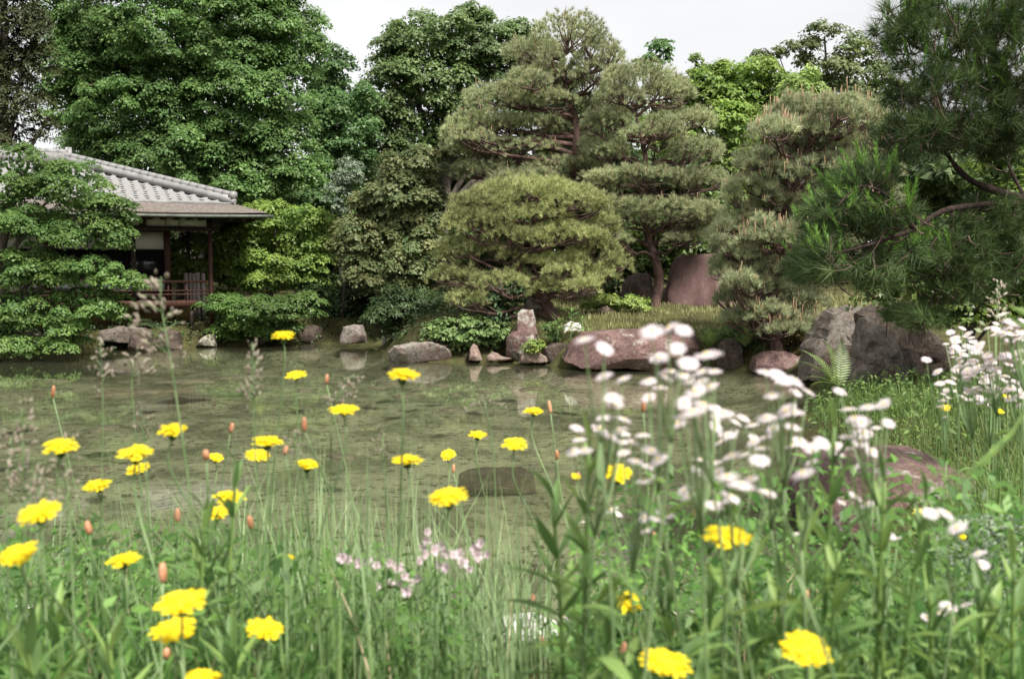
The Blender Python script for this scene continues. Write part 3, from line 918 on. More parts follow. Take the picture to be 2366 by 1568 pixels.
def rock(label, outline, Y, depth, kind, name='rock', e=.55, rough=.05, lean=.15, nth=80, nph=34, facets=16, group=None, cat='rock', seed=0):
    """solid boulder whose front silhouette follows the outline, with its own depth and bulge"""
    if np.ptp([p[0] for p in outline]) < 75:
        nth, nph = 44, 20
    W = np.array([tuple(at(x, y, Y)) for x, y in outline])
    W2 = W[:, [0, 2]]
    c = np.array([(W2[:, 0].min() + W2[:, 0].max()) / 2, (W2[:, 1].min() + W2[:, 1].max()) / 2])
    size = max(np.ptp(W2[:, 0]), np.ptp(W2[:, 1]))
    th = np.linspace(0, 2 * math.pi, nth, endpoint=False)
    th = np.unique(np.round(np.concatenate([th, np.arctan2(W2[:, 1] - c[1], W2[:, 0] - c[0]) % (2 * math.pi)]), 5))
    nth = len(th)
    rad = np.zeros(nth)
    a, b = W2 - c, np.roll(W2, -1, axis=0) - c
    for i, t in enumerate(th):
        d = np.array([math.cos(t), math.sin(t)])
        for p, q in zip(a, b):
            s = q - p
            den = d[0] * s[1] - d[1] * s[0]
            if abs(den) < 1e-9:
                continue
            tt = (p[0] * s[1] - p[1] * s[0]) / den
            uu = (p[0] * d[1] - p[1] * d[0]) / den
            if tt > 0 and -1e-3 <= uu <= 1 + 1e-3:
                rad[i] = max(rad[i], tt)
    ph = np.linspace(-math.pi / 2, math.pi / 2, nph + 2)[1:-1]
    V = []
    for p in ph:
        k = abs(math.cos(p)) ** e
        yy = math.copysign(abs(math.sin(p)) ** e, p) * depth
        x, z = c[0] + rad * k * np.cos(th), c[1] + rad * k * np.sin(th)
        V.append(np.stack([x, np.full(nth, Y + yy) + lean * (z - c[1]), z], -1))
    V = np.concatenate(V + [np.array([[c[0], Y - depth, c[1]], [c[0], Y + depth, c[1]]])])
    ctr = np.array([c[0], Y, c[1]])
    so = Vector((seed * 3.7 + outline[0][0] * .01, Y, 0))
    for i in range(len(V)):
        p = Vector(V[i] / size)
        f = mnoise.fractal(p * 2.2 + so, .7, 2.2, 4) + .35 * mnoise.ridged_multi_fractal(p * 5 + so, .8, 2.1, 4, .9, 2) - .35
        n_ = Vector(V[i] - ctr).normalized()
        edge = 1.0 if i < len(V) - 2 else .6
        V[i] += np.array(n_) * f * rough * size * edge
    rg = np.random.default_rng(int(outline[0][0] + outline[1][1]))
    for _ in range(facets):
        nv = rg.normal(size=3)
        nv[1] = -abs(nv[1]) - .5
        nv /= np.linalg.norm(nv)
        q = V @ nv
        lim = q.max() - rg.uniform(.03, .12) * np.ptp(q) * min(1, abs(nv[1]) ** 2 * 1.3)
        V -= np.maximum(0, q - lim)[:, None] * nv * .92
    n = nph
    i, j = np.meshgrid(np.arange(n - 1), np.arange(nth), indexing='ij')
    j2 = (j + 1) % nth
    Q = np.stack([i * nth + j, i * nth + j2, (i + 1) * nth + j2, (i + 1) * nth + j], -1).reshape(-1, 4)
    f0, f1 = n * nth, n * nth + 1
    T = [[f0, (q + 1) % nth, q] for q in range(nth)] + [[f1, (n - 1) * nth + q, (n - 1) * nth + (q + 1) % nth] for q in range(nth)]
    loc = np.array([c[0], Y, W2[:, 1].min()])
    o = link(name, make_mesh(name, V - loc, [Q, np.array(T)], mat=ROCK[kind], smooth=True), None, loc)
    o.data.set_sharp_from_angle(angle=math.radians(24)) if hasattr(o.data, 'set_sharp_from_angle') else None
    return tag(o, label, cat, group)


rock('flat layered grey-pink rock at the water edge beside the ivy mound', [(903, 835), (903, 812), (915, 798), (950, 791), (1000, 790), (1035, 797), (1046, 820), (1046, 835)], 22.3, .55, 'lichen', e=.4)
rock('upright stepped purple stone with a pale lichen foot', [(1165, 832), (1172, 780), (1185, 765), (1193, 760), (1196, 725), (1205, 717), (1232, 716), (1238, 740), (1240, 790), (1232, 832)], 22.0, .3, 'mixed', 'standing_stone', e=.5, lean=.05)
rock('small pointed pinkish stone at the foot of the ivy mound', [(1083, 832), (1085, 805), (1093, 794), (1102, 798), (1115, 832)], 21.9, .2, 'pink')
rock('smallest rounded brown stone between the pointed stone and standing stone', [(1190, 832), (1123, 832), (1126, 822), (1138, 813), (1148, 816), (1153, 832)], 21.9, .16, 'pink')
rock('low pink rock under the little green plant right of the standing stone', [(1200, 836), (1204, 818), (1220, 809), (1240, 814), (1262, 822), (1264, 836)], 21.4, .35, 'pink')
rock('dark brown square rock touching the left end of the long boulder', [(1254, 835), (1257, 803), (1275, 793), (1303, 790), (1312, 806), (1308, 838)], 21.5, .35, 'brown', e=.45)
rock('long flat-topped purple boulder with pale lower face in the middle of the shore', [(1298, 826), (1312, 800), (1330, 782), (1350, 769), (1400, 765), (1500, 762), (1590, 763), (1610, 772), (1620, 800), (1612, 830), (1590, 850), (1520, 852), (1440, 846), (1370, 848), (1330, 845)], 20.6, .75, 'purple', 'boulder', e=.42, lean=.5, nth=80)
rock('dark rounded rock under the ferns right of the long boulder', [(1650, 853), (1655, 805), (1668, 785), (1695, 780), (1712, 800), (1715, 853)], 20.3, .4, 'brown')
rock('low reddish rock with white lichen left of the big grey rocks', [(1735, 858), (1742, 826), (1765, 812), (1820, 812), (1848, 824), (1855, 858)], 19.6, .5, 'purple')
rock('tall grey rock rising behind the fern', [(1855, 875), (1868, 815), (1885, 775), (1905, 735), (1925, 714), (1965, 710), (2000, 713), (2030, 760), (2030, 875)], 17.6, .7, 'grey', 'boulder', e=.42, rough=.09)
rock('leaning grey stone standing in front of the tall grey rock', [(1945, 930), (1950, 880), (1975, 830), (1985, 775), (1997, 742), (2015, 735), (2040, 760), (2060, 800), (2088, 850), (2082, 905), (2060, 930)], 15.0, .5, 'grey', 'boulder', e=.45, lean=.1, rough=.09)
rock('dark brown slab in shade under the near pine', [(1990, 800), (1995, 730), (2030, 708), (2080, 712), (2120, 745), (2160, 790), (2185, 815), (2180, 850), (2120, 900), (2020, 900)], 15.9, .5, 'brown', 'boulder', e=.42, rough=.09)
rock('big trapezoid purple slab standing behind the lawn', [(1528, 722), (1538, 670), (1552, 625), (1566, 596), (1580, 590), (1640, 589), (1730, 592), (1752, 640), (1765, 722)], 25.8, .4, 'slab', 'boulder', e=.18, rough=.02, lean=.12, facets=5)
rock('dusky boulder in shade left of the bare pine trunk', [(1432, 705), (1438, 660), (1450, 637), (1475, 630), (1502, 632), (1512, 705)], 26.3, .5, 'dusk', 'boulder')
rock('pale mossy pointed rock beside the leaning pine trunk', [(1208, 730), (1212, 690), (1217, 673), (1228, 668), (1250, 685), (1262, 705), (1272, 740), (1230, 742)], 23.4, .3, 'pale')
rock('whitish rock behind the lily leaves left of the long boulder', [(1298, 772), (1304, 752), (1318, 742), (1338, 746), (1350, 765), (1345, 790), (1310, 790)], 21.9, .25, 'white')
rock('single pale rock standing in the water before the dark shrubs', [(785, 792), (790, 770), (795, 755), (815, 750), (835, 752), (846, 775), (848, 792)], 26.5, .3, 'lichen', e=.5)
rock('pale triangular stone carrying the veranda corner post', [(456, 799), (466, 782), (485, 770), (496, 773), (500, 799)], 26.6, .3, 'pale', e=.6)
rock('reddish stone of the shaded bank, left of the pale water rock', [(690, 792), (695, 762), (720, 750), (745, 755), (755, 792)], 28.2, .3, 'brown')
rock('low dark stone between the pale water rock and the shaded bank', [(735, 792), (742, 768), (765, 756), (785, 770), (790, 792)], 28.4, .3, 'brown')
rock('broad pale ledge stone below the veranda', [(225, 790), (235, 762), (270, 755), (320, 757), (345, 765), (348, 790)], 25.6, .4, 'grey', e=.4)
rock('tall dark stone of the veranda base, right of the ledge stone', [(300, 812), (305, 775), (330, 757), (350, 770), (355, 812)], 25.3, .3, 'brown')
rock('square stone at the veranda base, left of the post stone', [(362, 808), (366, 770), (390, 760), (415, 768), (420, 808)], 25.9, .3, 'brown')
rock('round brown stone on the lawn behind the lily leaves', [(1382, 722), (1388, 710), (1402, 706), (1415, 712), (1420, 724)], 23.8, .15, 'pink')
rock('flat reddish slab lying at the right water edge among the asters', [(1862, 1160), (1875, 1110), (1900, 1078), (1960, 1068), (2080, 1066), (2190, 1072), (2230, 1095), (2240, 1190), (2160, 1265), (2000, 1270), (1890, 1235)], 7.7, .75, 'purple', 'boulder', e=.25, lean=.5, facets=5, rough=.05)
rock('dark red stone in the water below the flat reddish slab', [(1948, 1235), (1952, 1190), (1975, 1172), (2005, 1178), (2018, 1205), (2012, 1240)], 7.2, .18, 'purple')
rock('dark stone with yellow moss on the right shore under the slab', [(2120, 1330), (2110, 1255), (2150, 1200), (2210, 1210), (2250, 1260), (2240, 1340)], 6.6, .4, 'brown')
rock('pale grey edging stone in the grass at the bottom middle', [(1105, 1560), (1115, 1478), (1160, 1455), (1230, 1452), (1290, 1470), (1300, 1530), (1270, 1580), (1130, 1580)], 3.7, .25, 'white', 'edging_stone', e=.45)
rock('grey edging stone in the leaves under the pink flowers', [(775, 1430), (780, 1370), (810, 1345), (880, 1345), (905, 1370), (905, 1430)], 4.35, .14, 'grey', 'edging_stone')
rock('small round grey edging stone right of the pink flowers', [(1005, 1410), (1008, 1372), (1025, 1355), (1050, 1362), (1062, 1410)], 4.35, .1, 'grey', 'edging_stone')
rock('pale edging stone among white asters at the lower right', [(1735, 1600), (1740, 1490), (1775, 1462), (1830, 1470), (1850, 1600)], 3.4, .15, 'white', 'edging_stone')
rock('pale edging stone at the bottom left corner', [(-40, 1600), (-35, 1450), (0, 1405), (50, 1420), (65, 1600)], 2.9, .15, 'white', 'edging_stone')
rock('dark flat stone lying under the water in the middle of the pond', [(1058, 1112), (1062, 1080), (1085, 1068), (1150, 1066), (1205, 1065), (1232, 1078), (1238, 1114)], 10.6, .24, 'brown', 'submerged_stone', lean=.1, e=.4)
bpy.data.objects['submerged_stone'].location.z -= .09
# two wooden stakes
WOODPALE = surf_mat('weathered_stake_wood', (.24, .21, .17), (.42, .38, .32), 6, .9, .4, stretch=(2, 2, .5))
for x, y0, y1, Y, lab in [(888, 777, 804, 26.0, 'taller weathered stake standing in the water left of the flat grey rock'), (937, 771, 792, 26.6, 'shorter weathered stake behind the flat grey rock')]:
    p0, p1 = at(x, y1, Y), at(x, y0, Y)
    mb = MB().tube([(0, 0, -.3), (0, 0, (p1.z - p0.z) * .5), (.004, 0, p1.z - p0.z)], [.06, .058, .052], 9)
    tag(link('wooden_stake', mb.mesh('wooden_stake', WOODPALE), None, p0), lab, 'stake')
# drifting mats of weed on the water
MAT_WEED = surf_mat('pond_weed', (.045, .042, .022), (.10, .095, .05), 8, .9, .4)
mats = []
for q, (x, y, w) in enumerate([(905, 885, 40), (968, 898, 30), (1015, 890, 44), (870, 895, 42), (1050, 912, 26), (930, 915, 44), (1040, 947, 46), (1235, 898, 60), (1190, 880, 50), (1330, 903, 60), (1120, 905, 40),
                               (240, 990, 70), (40, 1010, 60), (560, 870, 80), (440, 880, 90), (340, 905, 60), (230, 1082, 50), (700, 902, 40), (50, 940, 50), (130, 880, 40), (1400, 985, 80), (1560, 1010, 60), (790, 1055, 60), (1250, 1310, 40)]):
    p = onz(x, y, .004)
    r = w / FPX * p.y * .5
    k = 18
    th = np.arange(k) * 2 * math.pi / k
    rr = r * (1 + .25 * np.sin(th * 2 + q) + .18 * np.sin(th * 5 + q * 2) + .08 * RG.normal(size=k))
    top = np.stack([rr * np.cos(th), rr * np.sin(th) * 1.15, np.full(k, .008)], -1)
    bot = top * np.array([1.04, 1.04, 0]) + np.array([0, 0, -.01])
    V = np.vstack([top, bot, [[0, 0, .012]]])
    Q = [[a, k + a, k + (a + 1) % k, (a + 1) % k] for a in range(k)]
    T = [[2 * k, a, (a + 1) % k] for a in range(k)]
    ob = link('weed_mat', MB().add(V, T, Q).mesh('weed_mat', MAT_WEED), None, p)
    tag(ob, 'small dark mat of pond weed floating flat on the water', 'pond weed', 'dark weed mats floating on the pond')

# ------------------------------------------------------------------ house
TILE = surf_mat('grey_roof_tile', (.17, .168, .168), (.29, .287, .285), 3, .5, .15, spec=.4)
MORTAR = surf_mat('roof_bed', (.05, .05, .05), (.09, .09, .09), 6, .9, .2)
SHINGLE = surf_mat('cypress_bark_shingle', (.12, .10, .09), (.25, .215, .195), 9, .95, .9, stretch=(1, 2.2, 2.2), cc=(.10, .06, .045), cscale=7, cpos=(.58, .7), bscale=26)
WOOD = surf_mat('dark_reddish_wood', (.038, .017, .013), (.085, .037, .027), 5, .6, .2, stretch=(3, 3, .5))
DARKWOOD = surf_mat('blackened_wood', (.018, .013, .011), (.042, .03, .024), 5, .7, .2)
PLASTER = surf_mat('white_plaster', (.56, .54, .52), (.66, .64, .62), 2, .9, .05)
OCHRE = surf_mat('ochre_plaster', (.20, .13, .05), (.3, .2, .08), 3, .9, .1)
PAPER = surf_mat('pale_lower_panel', (.62, .63, .64), (.72, .73, .74), 2, .6, .03)
GREENCOP = surf_mat('gutter_copper', (.05, .06, .05), (.12, .14, .11), 6, .5, .1)
GLASS, _t, _o = nodes('dark_window_glass')
_p = _t.nodes.new("ShaderNodeBsdfPrincipled")
_p.inputs['Base Color'].default_value = (.012, .012, .012, 1)
_p.inputs['Roughness'].default_value = .05
_t.links.new(_p.outputs[0], _o.inputs['Surface'])

HOUSE = thing('tea_house', 'tile-roofed wooden garden house with veranda at the left shore', 'house', (-8.15, 27.0, 0), math.radians(25))


def hp(name, mb, mat, parent=None, smooth=False, kind=None, label=None):
    o = link(name, mb.mesh(name, mat, smooth), parent or HOUSE)
    if kind:
        o['kind'] = kind
    if label:
        o['label'] = label
    return o


ZE, ZT = 3.50, 3.81            # eave edge, lower edge of the tiles
SL = .322
RY0, RY1, XR = -.55, 7.5, .55  # tile field
HALF = (RY1 - RY0) / 2
ZR = ZT + SL * HALF
XRE = XR - HALF                # ridge end
# foundation, wall under the floor, floor
hp('foundation', MB().box(-12, -.35, .95, 7, .1, .5), surf_mat('foundation_stone', (.1, .09, .08), (.2, .18, .16), 4, .9, .4))
hp('lower_wall', MB().box(-12, -.4, 1.0, 7, .5, 1.12), OCHRE)
hp('veranda_floor', MB().box(-12, -.42, .05, 1.0, 1.13, 1.22), WOOD)
hp('floor_beam', MB().box(-12, -.36, -.02, .048, 1.06, 1.24), WOOD)
for x in (-.5, -1.9, -3.8, -5.7):
    hp('veranda_leg', MB().box(x - .05, x + .05, .06, .16, .25, 1.058), DARKWOOD)
hp('corner_post', MB().tube([(0, 0, .3), (0, 0, 3.42)], .06, 10), WOOD, smooth=True)
for x in (-1.95, -3.9, -5.85):
    hp('veranda_post', MB().box(x - .055, x + .055, -.056, .046, 1.242, 3.08), DARKWOOD)
hp('eave_beam', MB().box(-12, .25, -.07, .07, 3.085, 3.2), DARKWOOD)
for x0, x1 in [(-.78, -.1), (-1.12, -.8), (-1.62, -1.14), (-2.6, -1.78), (-3.5, -2.62), (-4.4, -3.52)]:
    hp('upper_panel', MB().box(x0, x1, -.015, .015, 3.205, 3.47), PLASTER)
hp('strut', MB().box(-1.775, -1.625, -.04, .04, 3.205, 3.5), DARKWOOD)
for x in (-1.0, -4.0, -7.0):
    hp('wall_pillar', MB().box(x - .085, x + .085, .93, 1.1, 1.225, 3.6), WOOD)
hp('wall_lintel', MB().box(-10, -1.09, .955, 1.045, 3.09, 3.22), DARKWOOD)
for i in range(5):
    x1 = -1.09 - i * .97
    hp('wall_panel', MB().box(x1 - .955, x1, .985, 1.02, 2.62, 3.085), PLASTER)
    f = hp('window', MB().box(x1 - .955, x1, .99, 1.015, 1.83, 2.58), GLASS)
    hp('sash', MB().box(x1 - .955, x1, .975, 1.03, 2.582, 2.617).box(x1 - .968, x1 - .957, .97, 1.03, 1.3, 3.08).box(x1 - .957, x1, .972, 1.03, 1.80, 1.828), DARKWOOD, f)
    hp('low_panel', MB().box(x1 - .955, x1, .985, 1.02, 1.5, 1.797), PAPER)
    hp('skirting', MB().box(x1 - .955, x1, .982, 1.025, 1.225, 1.497), DARKWOOD)
hp('back_wall', MB().box(-12, -1.1, 1.1, 7, 1.23, 3.62), DARKWOOD)
hp('side_post', MB().box(-.32, -.22, 2.4, 2.5, .2, 3.6), DARKWOOD)
# railing
for nm, z, t in (('top_rail', 1.74, .035), ('middle_rail', 1.50, .018), ('lower_rail', 1.40, .018)):
    hp(nm, MB().box(-6, -.063, -.03, .03, z - t, z + t) if nm == 'top_rail' else MB().box(-6, -.063, -.018, .018, z - t, z + t), WOOD)
for x in np.arange(-5.6, -.2, .45):
    hp('baluster', MB().box(x - .02, x + .02, .022, .055, 1.243, 1.70), WOOD)
# eave: bark shingle skirt with soffit and fascia
o_ = [(-12, -1.3), (1.3, -1.3), (1.3, 8.25), (-12, 8.25)]
i_ = [(-12, RY0 - .08), (XR + .08, RY0 - .08), (XR + .08, RY1 + .08), (-12, RY1 + .08)]
nseg = 24


def ring(a, b, za, zb, lift=0.0):
    mb = MB()
    for s in range(3):
        p0, p1, q0, q1 = a[s], a[s + 1], b[s], b[s + 1]
        V = []
        for t in np.linspace(0, 1, nseg + 1):
            x, y = p0[0] + (p1[0] - p0[0]) * t, p0[1] + (p1[1] - p0[1]) * t
            u, v = q0[0] + (q1[0] - q0[0]) * t, q0[1] + (q1[1] - q0[1]) * t
            cx = min(1, math.hypot(x - 1.3, y + 1.3) / 3.2)
            V += [(x, y, za + lift * (1 - cx) ** 2), (u, v, zb)]
        mb.add(V, Q=[[2 * k, 2 * k + 2, 2 * k + 3, 2 * k + 1] for k in range(nseg)])
    return mb


hp('bark_eave', ring(o_, i_, ZE, ZT - .03, .05), SHINGLE, smooth=True)
w_ = [(-12, .9), (-1.0, .9), (-1.0, 6), (-12, 6)]
hp('soffit', ring(o_, w_, ZE - .1, ZE - .02, .05), DARKWOOD)
hp('fascia', ring([(x, y) for x, y in o_], [(x - .004 * (x > 0), y + .004) for x, y in o_], ZE - .1, ZE, .05), DARKWOOD)
for s in range(16):
    x = 1.0 - s * .32
    hp('rafter', MB().add([(x - .025, -1.24, ZE - .17), (x + .025, -1.24, ZE - .17), (x + .025, 0, ZE - .125), (x - .025, 0, ZE - .125), (x - .025, -1.24, ZE - .112), (x + .025, -1.24, ZE - .112), (x + .025, 0, ZE - .06), (x - .025, 0, ZE - .06)],
                            Q=[[0, 3, 2, 1], [4, 5, 6, 7], [0, 1, 5, 4], [2, 3, 7, 6], [1, 2, 6, 5], [0, 4, 7, 3]]), DARKWOOD)
gp = [(x, -1.36, ZE - .09 + .05 * max(0, 1 - abs(x - 1.3) / 3.2) ** 2) for x in np.linspace(-8, 1.42, 30)]
hp('gutter', MB().tube(gp, .04, 8), GREENCOP, smooth=True)
# tile bed
hp('roof_bed', MB().add([(-12, RY0, ZT - .02), (XR, RY0, ZT - .02), (XRE, RY0 + HALF, ZR - .02), (-12, RY0 + HALF, ZR - .02), (XR, RY1, ZT - .02), (-12, RY1, ZT - .02)],
                         Q=[[0, 1, 2, 3], [3, 2, 4, 5]], T=[[1, 4, 2]]), MORTAR)
# pan tiles of the front slope
TW, TH = .27, .23
ks = 9
u = np.linspace(0, 1, ks)
prof = np.where(u < .72, -.034 * np.sin(u / .72 * math.pi), .014 * np.sin((u - .72) / .28 * math.pi))
top0 = np.stack([(u - .5) * (TW + .012), np.zeros(ks), prof + .052], -1)
top1 = np.stack([(u - .5) * (TW + .012), np.full(ks, TH + .05), prof + .022 + SL * (TH + .05)], -1)
lip = top0 - np.array([0, -.004, .034])
VT = np.vstack([top0, top1, lip])
QT = [[k, k + 1, ks + k + 1, ks + k] for k in range(ks - 1)] + [[2 * ks + k, 2 * ks + k + 1, k + 1, k] for k in range(ks - 1)]
TILE_ME = MB().add(VT, Q=QT).mesh('roof_tile', TILE, False)
nt_ = 0
rows = int(HALF / TH)
rest = MB()
for r in range(rows):
    y = RY0 + r * TH
    for cidx in range(60):
        x = XR - .2 - cidx * TW
        if x - TW * .3 > XR - (y - RY0) - .28 or x < -5.7:
            continue
        nt_ += 1
        jz = random.uniform(-.004, .004)
        lo_ = (x + random.uniform(-.006, .006), y, ZT + SL * (y - RY0) - .03 + jz)
        t_ = link('roof_tile', TILE_ME, HOUSE, lo_)
        t_.rotation_euler = (random.uniform(-.008, .008), random.uniform(-.012, .012), random.uniform(-.01, .01))
# eave edging tile strip
hp('eave_tile_edge', MB().box(-8, XR + .05, RY0 - .035, RY0 - .002, ZT - .045, ZT + .03), TILE)
# hip ridge with its segment tiles, main ridge
hip0, hip1 = Vector((XR - .03, RY0 + .03, ZT + .06)), Vector((XRE, RY0 + HALF, ZR + .06))
hd = (hip1 - hip0)
hpth = [hip0 + hd * t for t in np.linspace(0, 1, 12)]
side = Vector((hd.y, -hd.x, 0)).normalized()
hb = MB()
V = []
for p in hpth:
    for sx, sz in ((-.1, -.06), (.1, -.06), (.085, .15), (-.085, .15)):
        V.append(p + side * sx + Vector((0, 0, sz)))
hb.add([tuple(v) for v in V], Q=[[4 * k + a, 4 * k + (a + 1) % 4, 4 * k + 4 + (a + 1) % 4, 4 * k + 4 + a] for k in range(11) for a in range(4)] + [[0, 3, 2, 1], [44, 45, 46, 47]])
hp('hip_ridge', hb, TILE)
seg = MB().tube([(0, 0, 0), (0, 0, .30)], [.085, .092], 10).mesh('ridge_tile', TILE, True)
nseg_ = 21
for k in range(nseg_):
    p = hip0 + hd * (k / nseg_) + Vector((0, 0, .17))
    t_ = link('ridge_tile', seg, HOUSE, p)
    t_.rotation_euler = hd.to_track_quat('Z', 'Y').to_euler()
endp = hip0 - hd.normalized() * .05 + Vector((0, 0, .17))
dn = hd.normalized()
hp('ridge_end_tile', MB().tube([endp - dn * .06, endp - dn * .03, endp + dn * .1], [.085, .115, .11], 14).tube([endp + Vector((0, 0, -.17)) - dn * .03, endp + Vector((0, 0, -.17)) + dn * .1], [.09, .09], 8), TILE)
mr_ = MB().box(-12, XRE + .1, RY0 + HALF - .12, RY0 + HALF + .12, ZR - .05, ZR + .26)
hp('main_ridge', mr_, TILE)
for k in range(26):
    t_ = link('ridge_tile', seg, HOUSE, (XRE + .1 - k * .3, RY0 + HALF, ZR + .29))
    t_.rotation_euler = (0, -math.pi / 2, 0)
hp('ridge_block', MB().box(XRE + .08, XRE + .2, RY0 + HALF - .17, RY0 + HALF + .17, ZR - .02, ZR + .42), TILE)
# pale slatted screen beside the veranda
SLAT = surf_mat('pale_slat_wood', (.34, .27, .25), (.52, .44, .41), 6, .8, .2, stretch=(2, 2, .4))
sc0 = at(450, 700, 28.3)
SCR = thing('slat_screen', 'screen of pale upright slats behind the veranda railing', 'screen', (sc0.x, sc0.y, .35))
for x, w in [(431, 10), (441, 5), (449, 9), (458, 9), (471, 8)]:
    p = at(x, 700, 28.3)
    ww = w / FPX * 28.3 / 2
    tz = at(x, 630, 28.3).z + random.uniform(-.03, .03) - .35
    link('slat', MB().box(-ww, ww, -.02, .02, 0, tz).mesh('slat', SLAT), SCR, (p.x - sc0.x, 0, 0))
link('cross_bar', MB().box(-.35, .35, .022, .06, .95, 1.0).box(-.35, .35, .022, .06, .3, .35).mesh('cross_bar', DARKWOOD), SCR, (0, 0, 0))
# ------------------------------------------------------------------ foreground plants
LM['stem'] = leaf_mat('grey_green_stem', (.13, .22, .085), (.26, .35, .17), .1, .03)
LM['blade'] = leaf_mat('grass_blades', (.06, .145, .03), (.21, .32, .11), .4, .02)
LM['weedleaf'] = leaf_mat('aster_leaves', (.12, .22, .07), (.29, .43, .12), .38, .025, var=.2)
LM['cover'] = leaf_mat('ground_cover', (.045, .125, .025), (.17, .31, .075), .38, .02, nscale=2.5, var=.45)
LM['bank'] = leaf_mat('bank_grass', (.05, .11, .025), (.17, .24, .07), .35, .02)
LM['lawn'] = leaf_mat('lawn_grass', (.20, .23, .075), (.42, .40, .19), .35, .03, nscale=1.3)
LM['yellow'] = leaf_mat('yellow_petals', (.84, .62, .012), (.93, .82, .05), .3, .01, var=.06)
LM['white'] = leaf_mat('white_rays', (.72, .62, .65), (.82, .76, .78), .3, .02, var=.06)
LM['disc'] = leaf_mat('yellow_disc', (.80, .62, .16), (.86, .70, .25), .1, .02, var=.1)
LM['calyx'] = leaf_mat('green_calyx', (.06, .11, .04), (.12, .17, .07), .1, .05)
LM['bud'] = leaf_mat('orange_buds', (.40, .16, .07), (.58, .33, .20), .15, .03)
LM['spike'] = leaf_mat('grass_seed_heads', (.30, .25, .19), (.46, .41, .33), .25, .02)
LM['pink'] = leaf_mat('pink_petals', (.68, .48, .56), (.80, .68, .72), .35, .02)
LM['fern'] = leaf_mat('fern_fronds', (.15, .24, .06), (.30, .38, .13), .4, .04)
LM['dry'] = leaf_mat('dry_grass', (.38, .29, .17), (.52, .42, .27), .25, .02)


def rnd_faces(me, lo=0, hi=1):
    a = me.attributes.new('rnd', 'FLOAT', 'FACE')
    a.data.foreach_set('value', RG.uniform(lo, hi, len(me.polygons)).astype(np.float32))
    return me


def straps(parts):
    """parts: list of (centre-line points (k,3), half widths (k), side vectors (3,)) -> ribbon quads"""
    mb = MB()
    for P, w, s in parts:
        P = np.asarray(P)
        k = len(P)
        w = np.asarray(w)[:, None]
        V = np.empty((k, 2, 3))
        V[:, 0], V[:, 1] = P - s * w, P + s * w
        mb.add(V.reshape(-1, 3), Q=[[2 * i, 2 * i + 1, 2 * i + 3, 2 * i + 2] for i in range(k - 1)])
    return mb


def yellow_head_mesh():
    """unit-diameter head of strap rays, axis +Z"""
    pr = []
    for ringi, (n, r1, tilt) in enumerate([(26, .50, .0), (24, .46, .16), (22, .39, .32), (18, .30, .5), (14, .2, .75), (8, .12, 1.1)]):
        for k in range(n):
            a = 2 * math.pi * (k + .5 * (ringi % 2)) / n + random.uniform(-.08, .08)
            rr = r1 * random.uniform(.68, 1.14)
            d = np.array([math.cos(a), math.sin(a), 0])
            s = np.array([-math.sin(a), math.cos(a), 0])
            t = tilt * 1.15 + random.uniform(-.14, .16)
            P = [d * .04 + np.array([0, 0, .02 + .026 * ringi]), d * rr * .55 * math.cos(t) + np.array([0, 0, .04 + .022 * ringi + rr * .45 * math.sin(t)]), d * rr * math.cos(t) + np.array([0, 0, .02 + .012 * ringi + rr * math.sin(t) * .6])]
            w = .5 * 2 * math.pi * .5 / 24 * (.86 - .07 * ringi)
            pr.append((P, [w * .5, w, w * .9], s))
    return rnd_faces(straps(pr).mesh('flower_head', LM['yellow']))


def calyx_mesh():
    mb = MB().tube([(0, 0, -.26), (0, 0, -.2), (0, 0, -.06), (0, 0, .03)], [.04, .12, .14, .12], 10)
    return rnd_faces(mb.mesh('calyx', LM['calyx'], True))


def white_head_mesh():
    pr = []
    n = 46
    for k in range(n):
        a = 2 * math.pi * k / n + random.uniform(-.05, .05)
        rr = .5 * random.uniform(.86, 1.06)
        d = np.array([math.cos(a), math.sin(a), 0])
        s = np.array([-math.sin(a), math.cos(a), 0])
        z = random.uniform(-.02, .03)
        P = [d * .1, d * rr * .6 + np.array([0, 0, .03 + z]), d * rr + np.array([0, 0, -.03 + z])]
        pr.append((P, [.016, .026, .022], s))
    return rnd_faces(straps(pr).mesh('flower_head', LM['white']))


def disc_mesh():
    V, T = [], []
    n = 10
    for i, (r, z) in enumerate([(.10, .02), (.085, .04), (.045, .055)]):
        V += [(r * math.cos(2 * math.pi * k / n), r * math.sin(2 * math.pi * k / n), z) for k in range(n)]
    V.append((0, 0, .058))
    Q = [[i * n + k, i * n + (k + 1) % n, (i + 1) * n + (k + 1) % n, (i + 1) * n + k] for i in range(2) for k in range(n)]
    T = [[2 * n + k, 2 * n + (k + 1) % n, 3 * n] for k in range(n)]
    return rnd_faces(MB().add(V, T, Q).mesh('disc', LM['disc'], True))


YH = [yellow_head_mesh() for _ in range(4)]
CX = calyx_mesh()
WH = [white_head_mesh() for _ in range(4)]
DS = disc_mesh()


def head_rot(axis):
    q = Vector(axis).to_track_quat('Z', 'Y')
    return (q.to_matrix() @ Matrix.Rotation(random.uniform(0, 6.28), 3, 'Z')).to_euler()


def stem_mesh(P, r0, r1, name='stem', mat='stem', n=6):
    k = len(P)
    return rnd_faces(MB().tube(P, np.linspace(r0, r1, k), n).mesh(name, LM[mat], True))


def face_axis(p, ratio, lean=0.0):
    """axis of a disc that shows the given height/width ratio from where one stands"""
    v = (Vector((0, 0, CAM_Z)) - p)
    dep = math.atan2(v.z, math.hypot(v.x, v.y))
    want = math.asin(min(.92, max(.1, ratio - .22)))
    t = max(-.2, min(.9, want - dep))
    h = Vector((v.x, v.y, 0)).normalized()
    ax = Vector((0, 0, 1)) * math.cos(t) + h * math.sin(t)
    s = Vector((-h.y, h.x, 0))
    return (ax + s * lean).normalized()


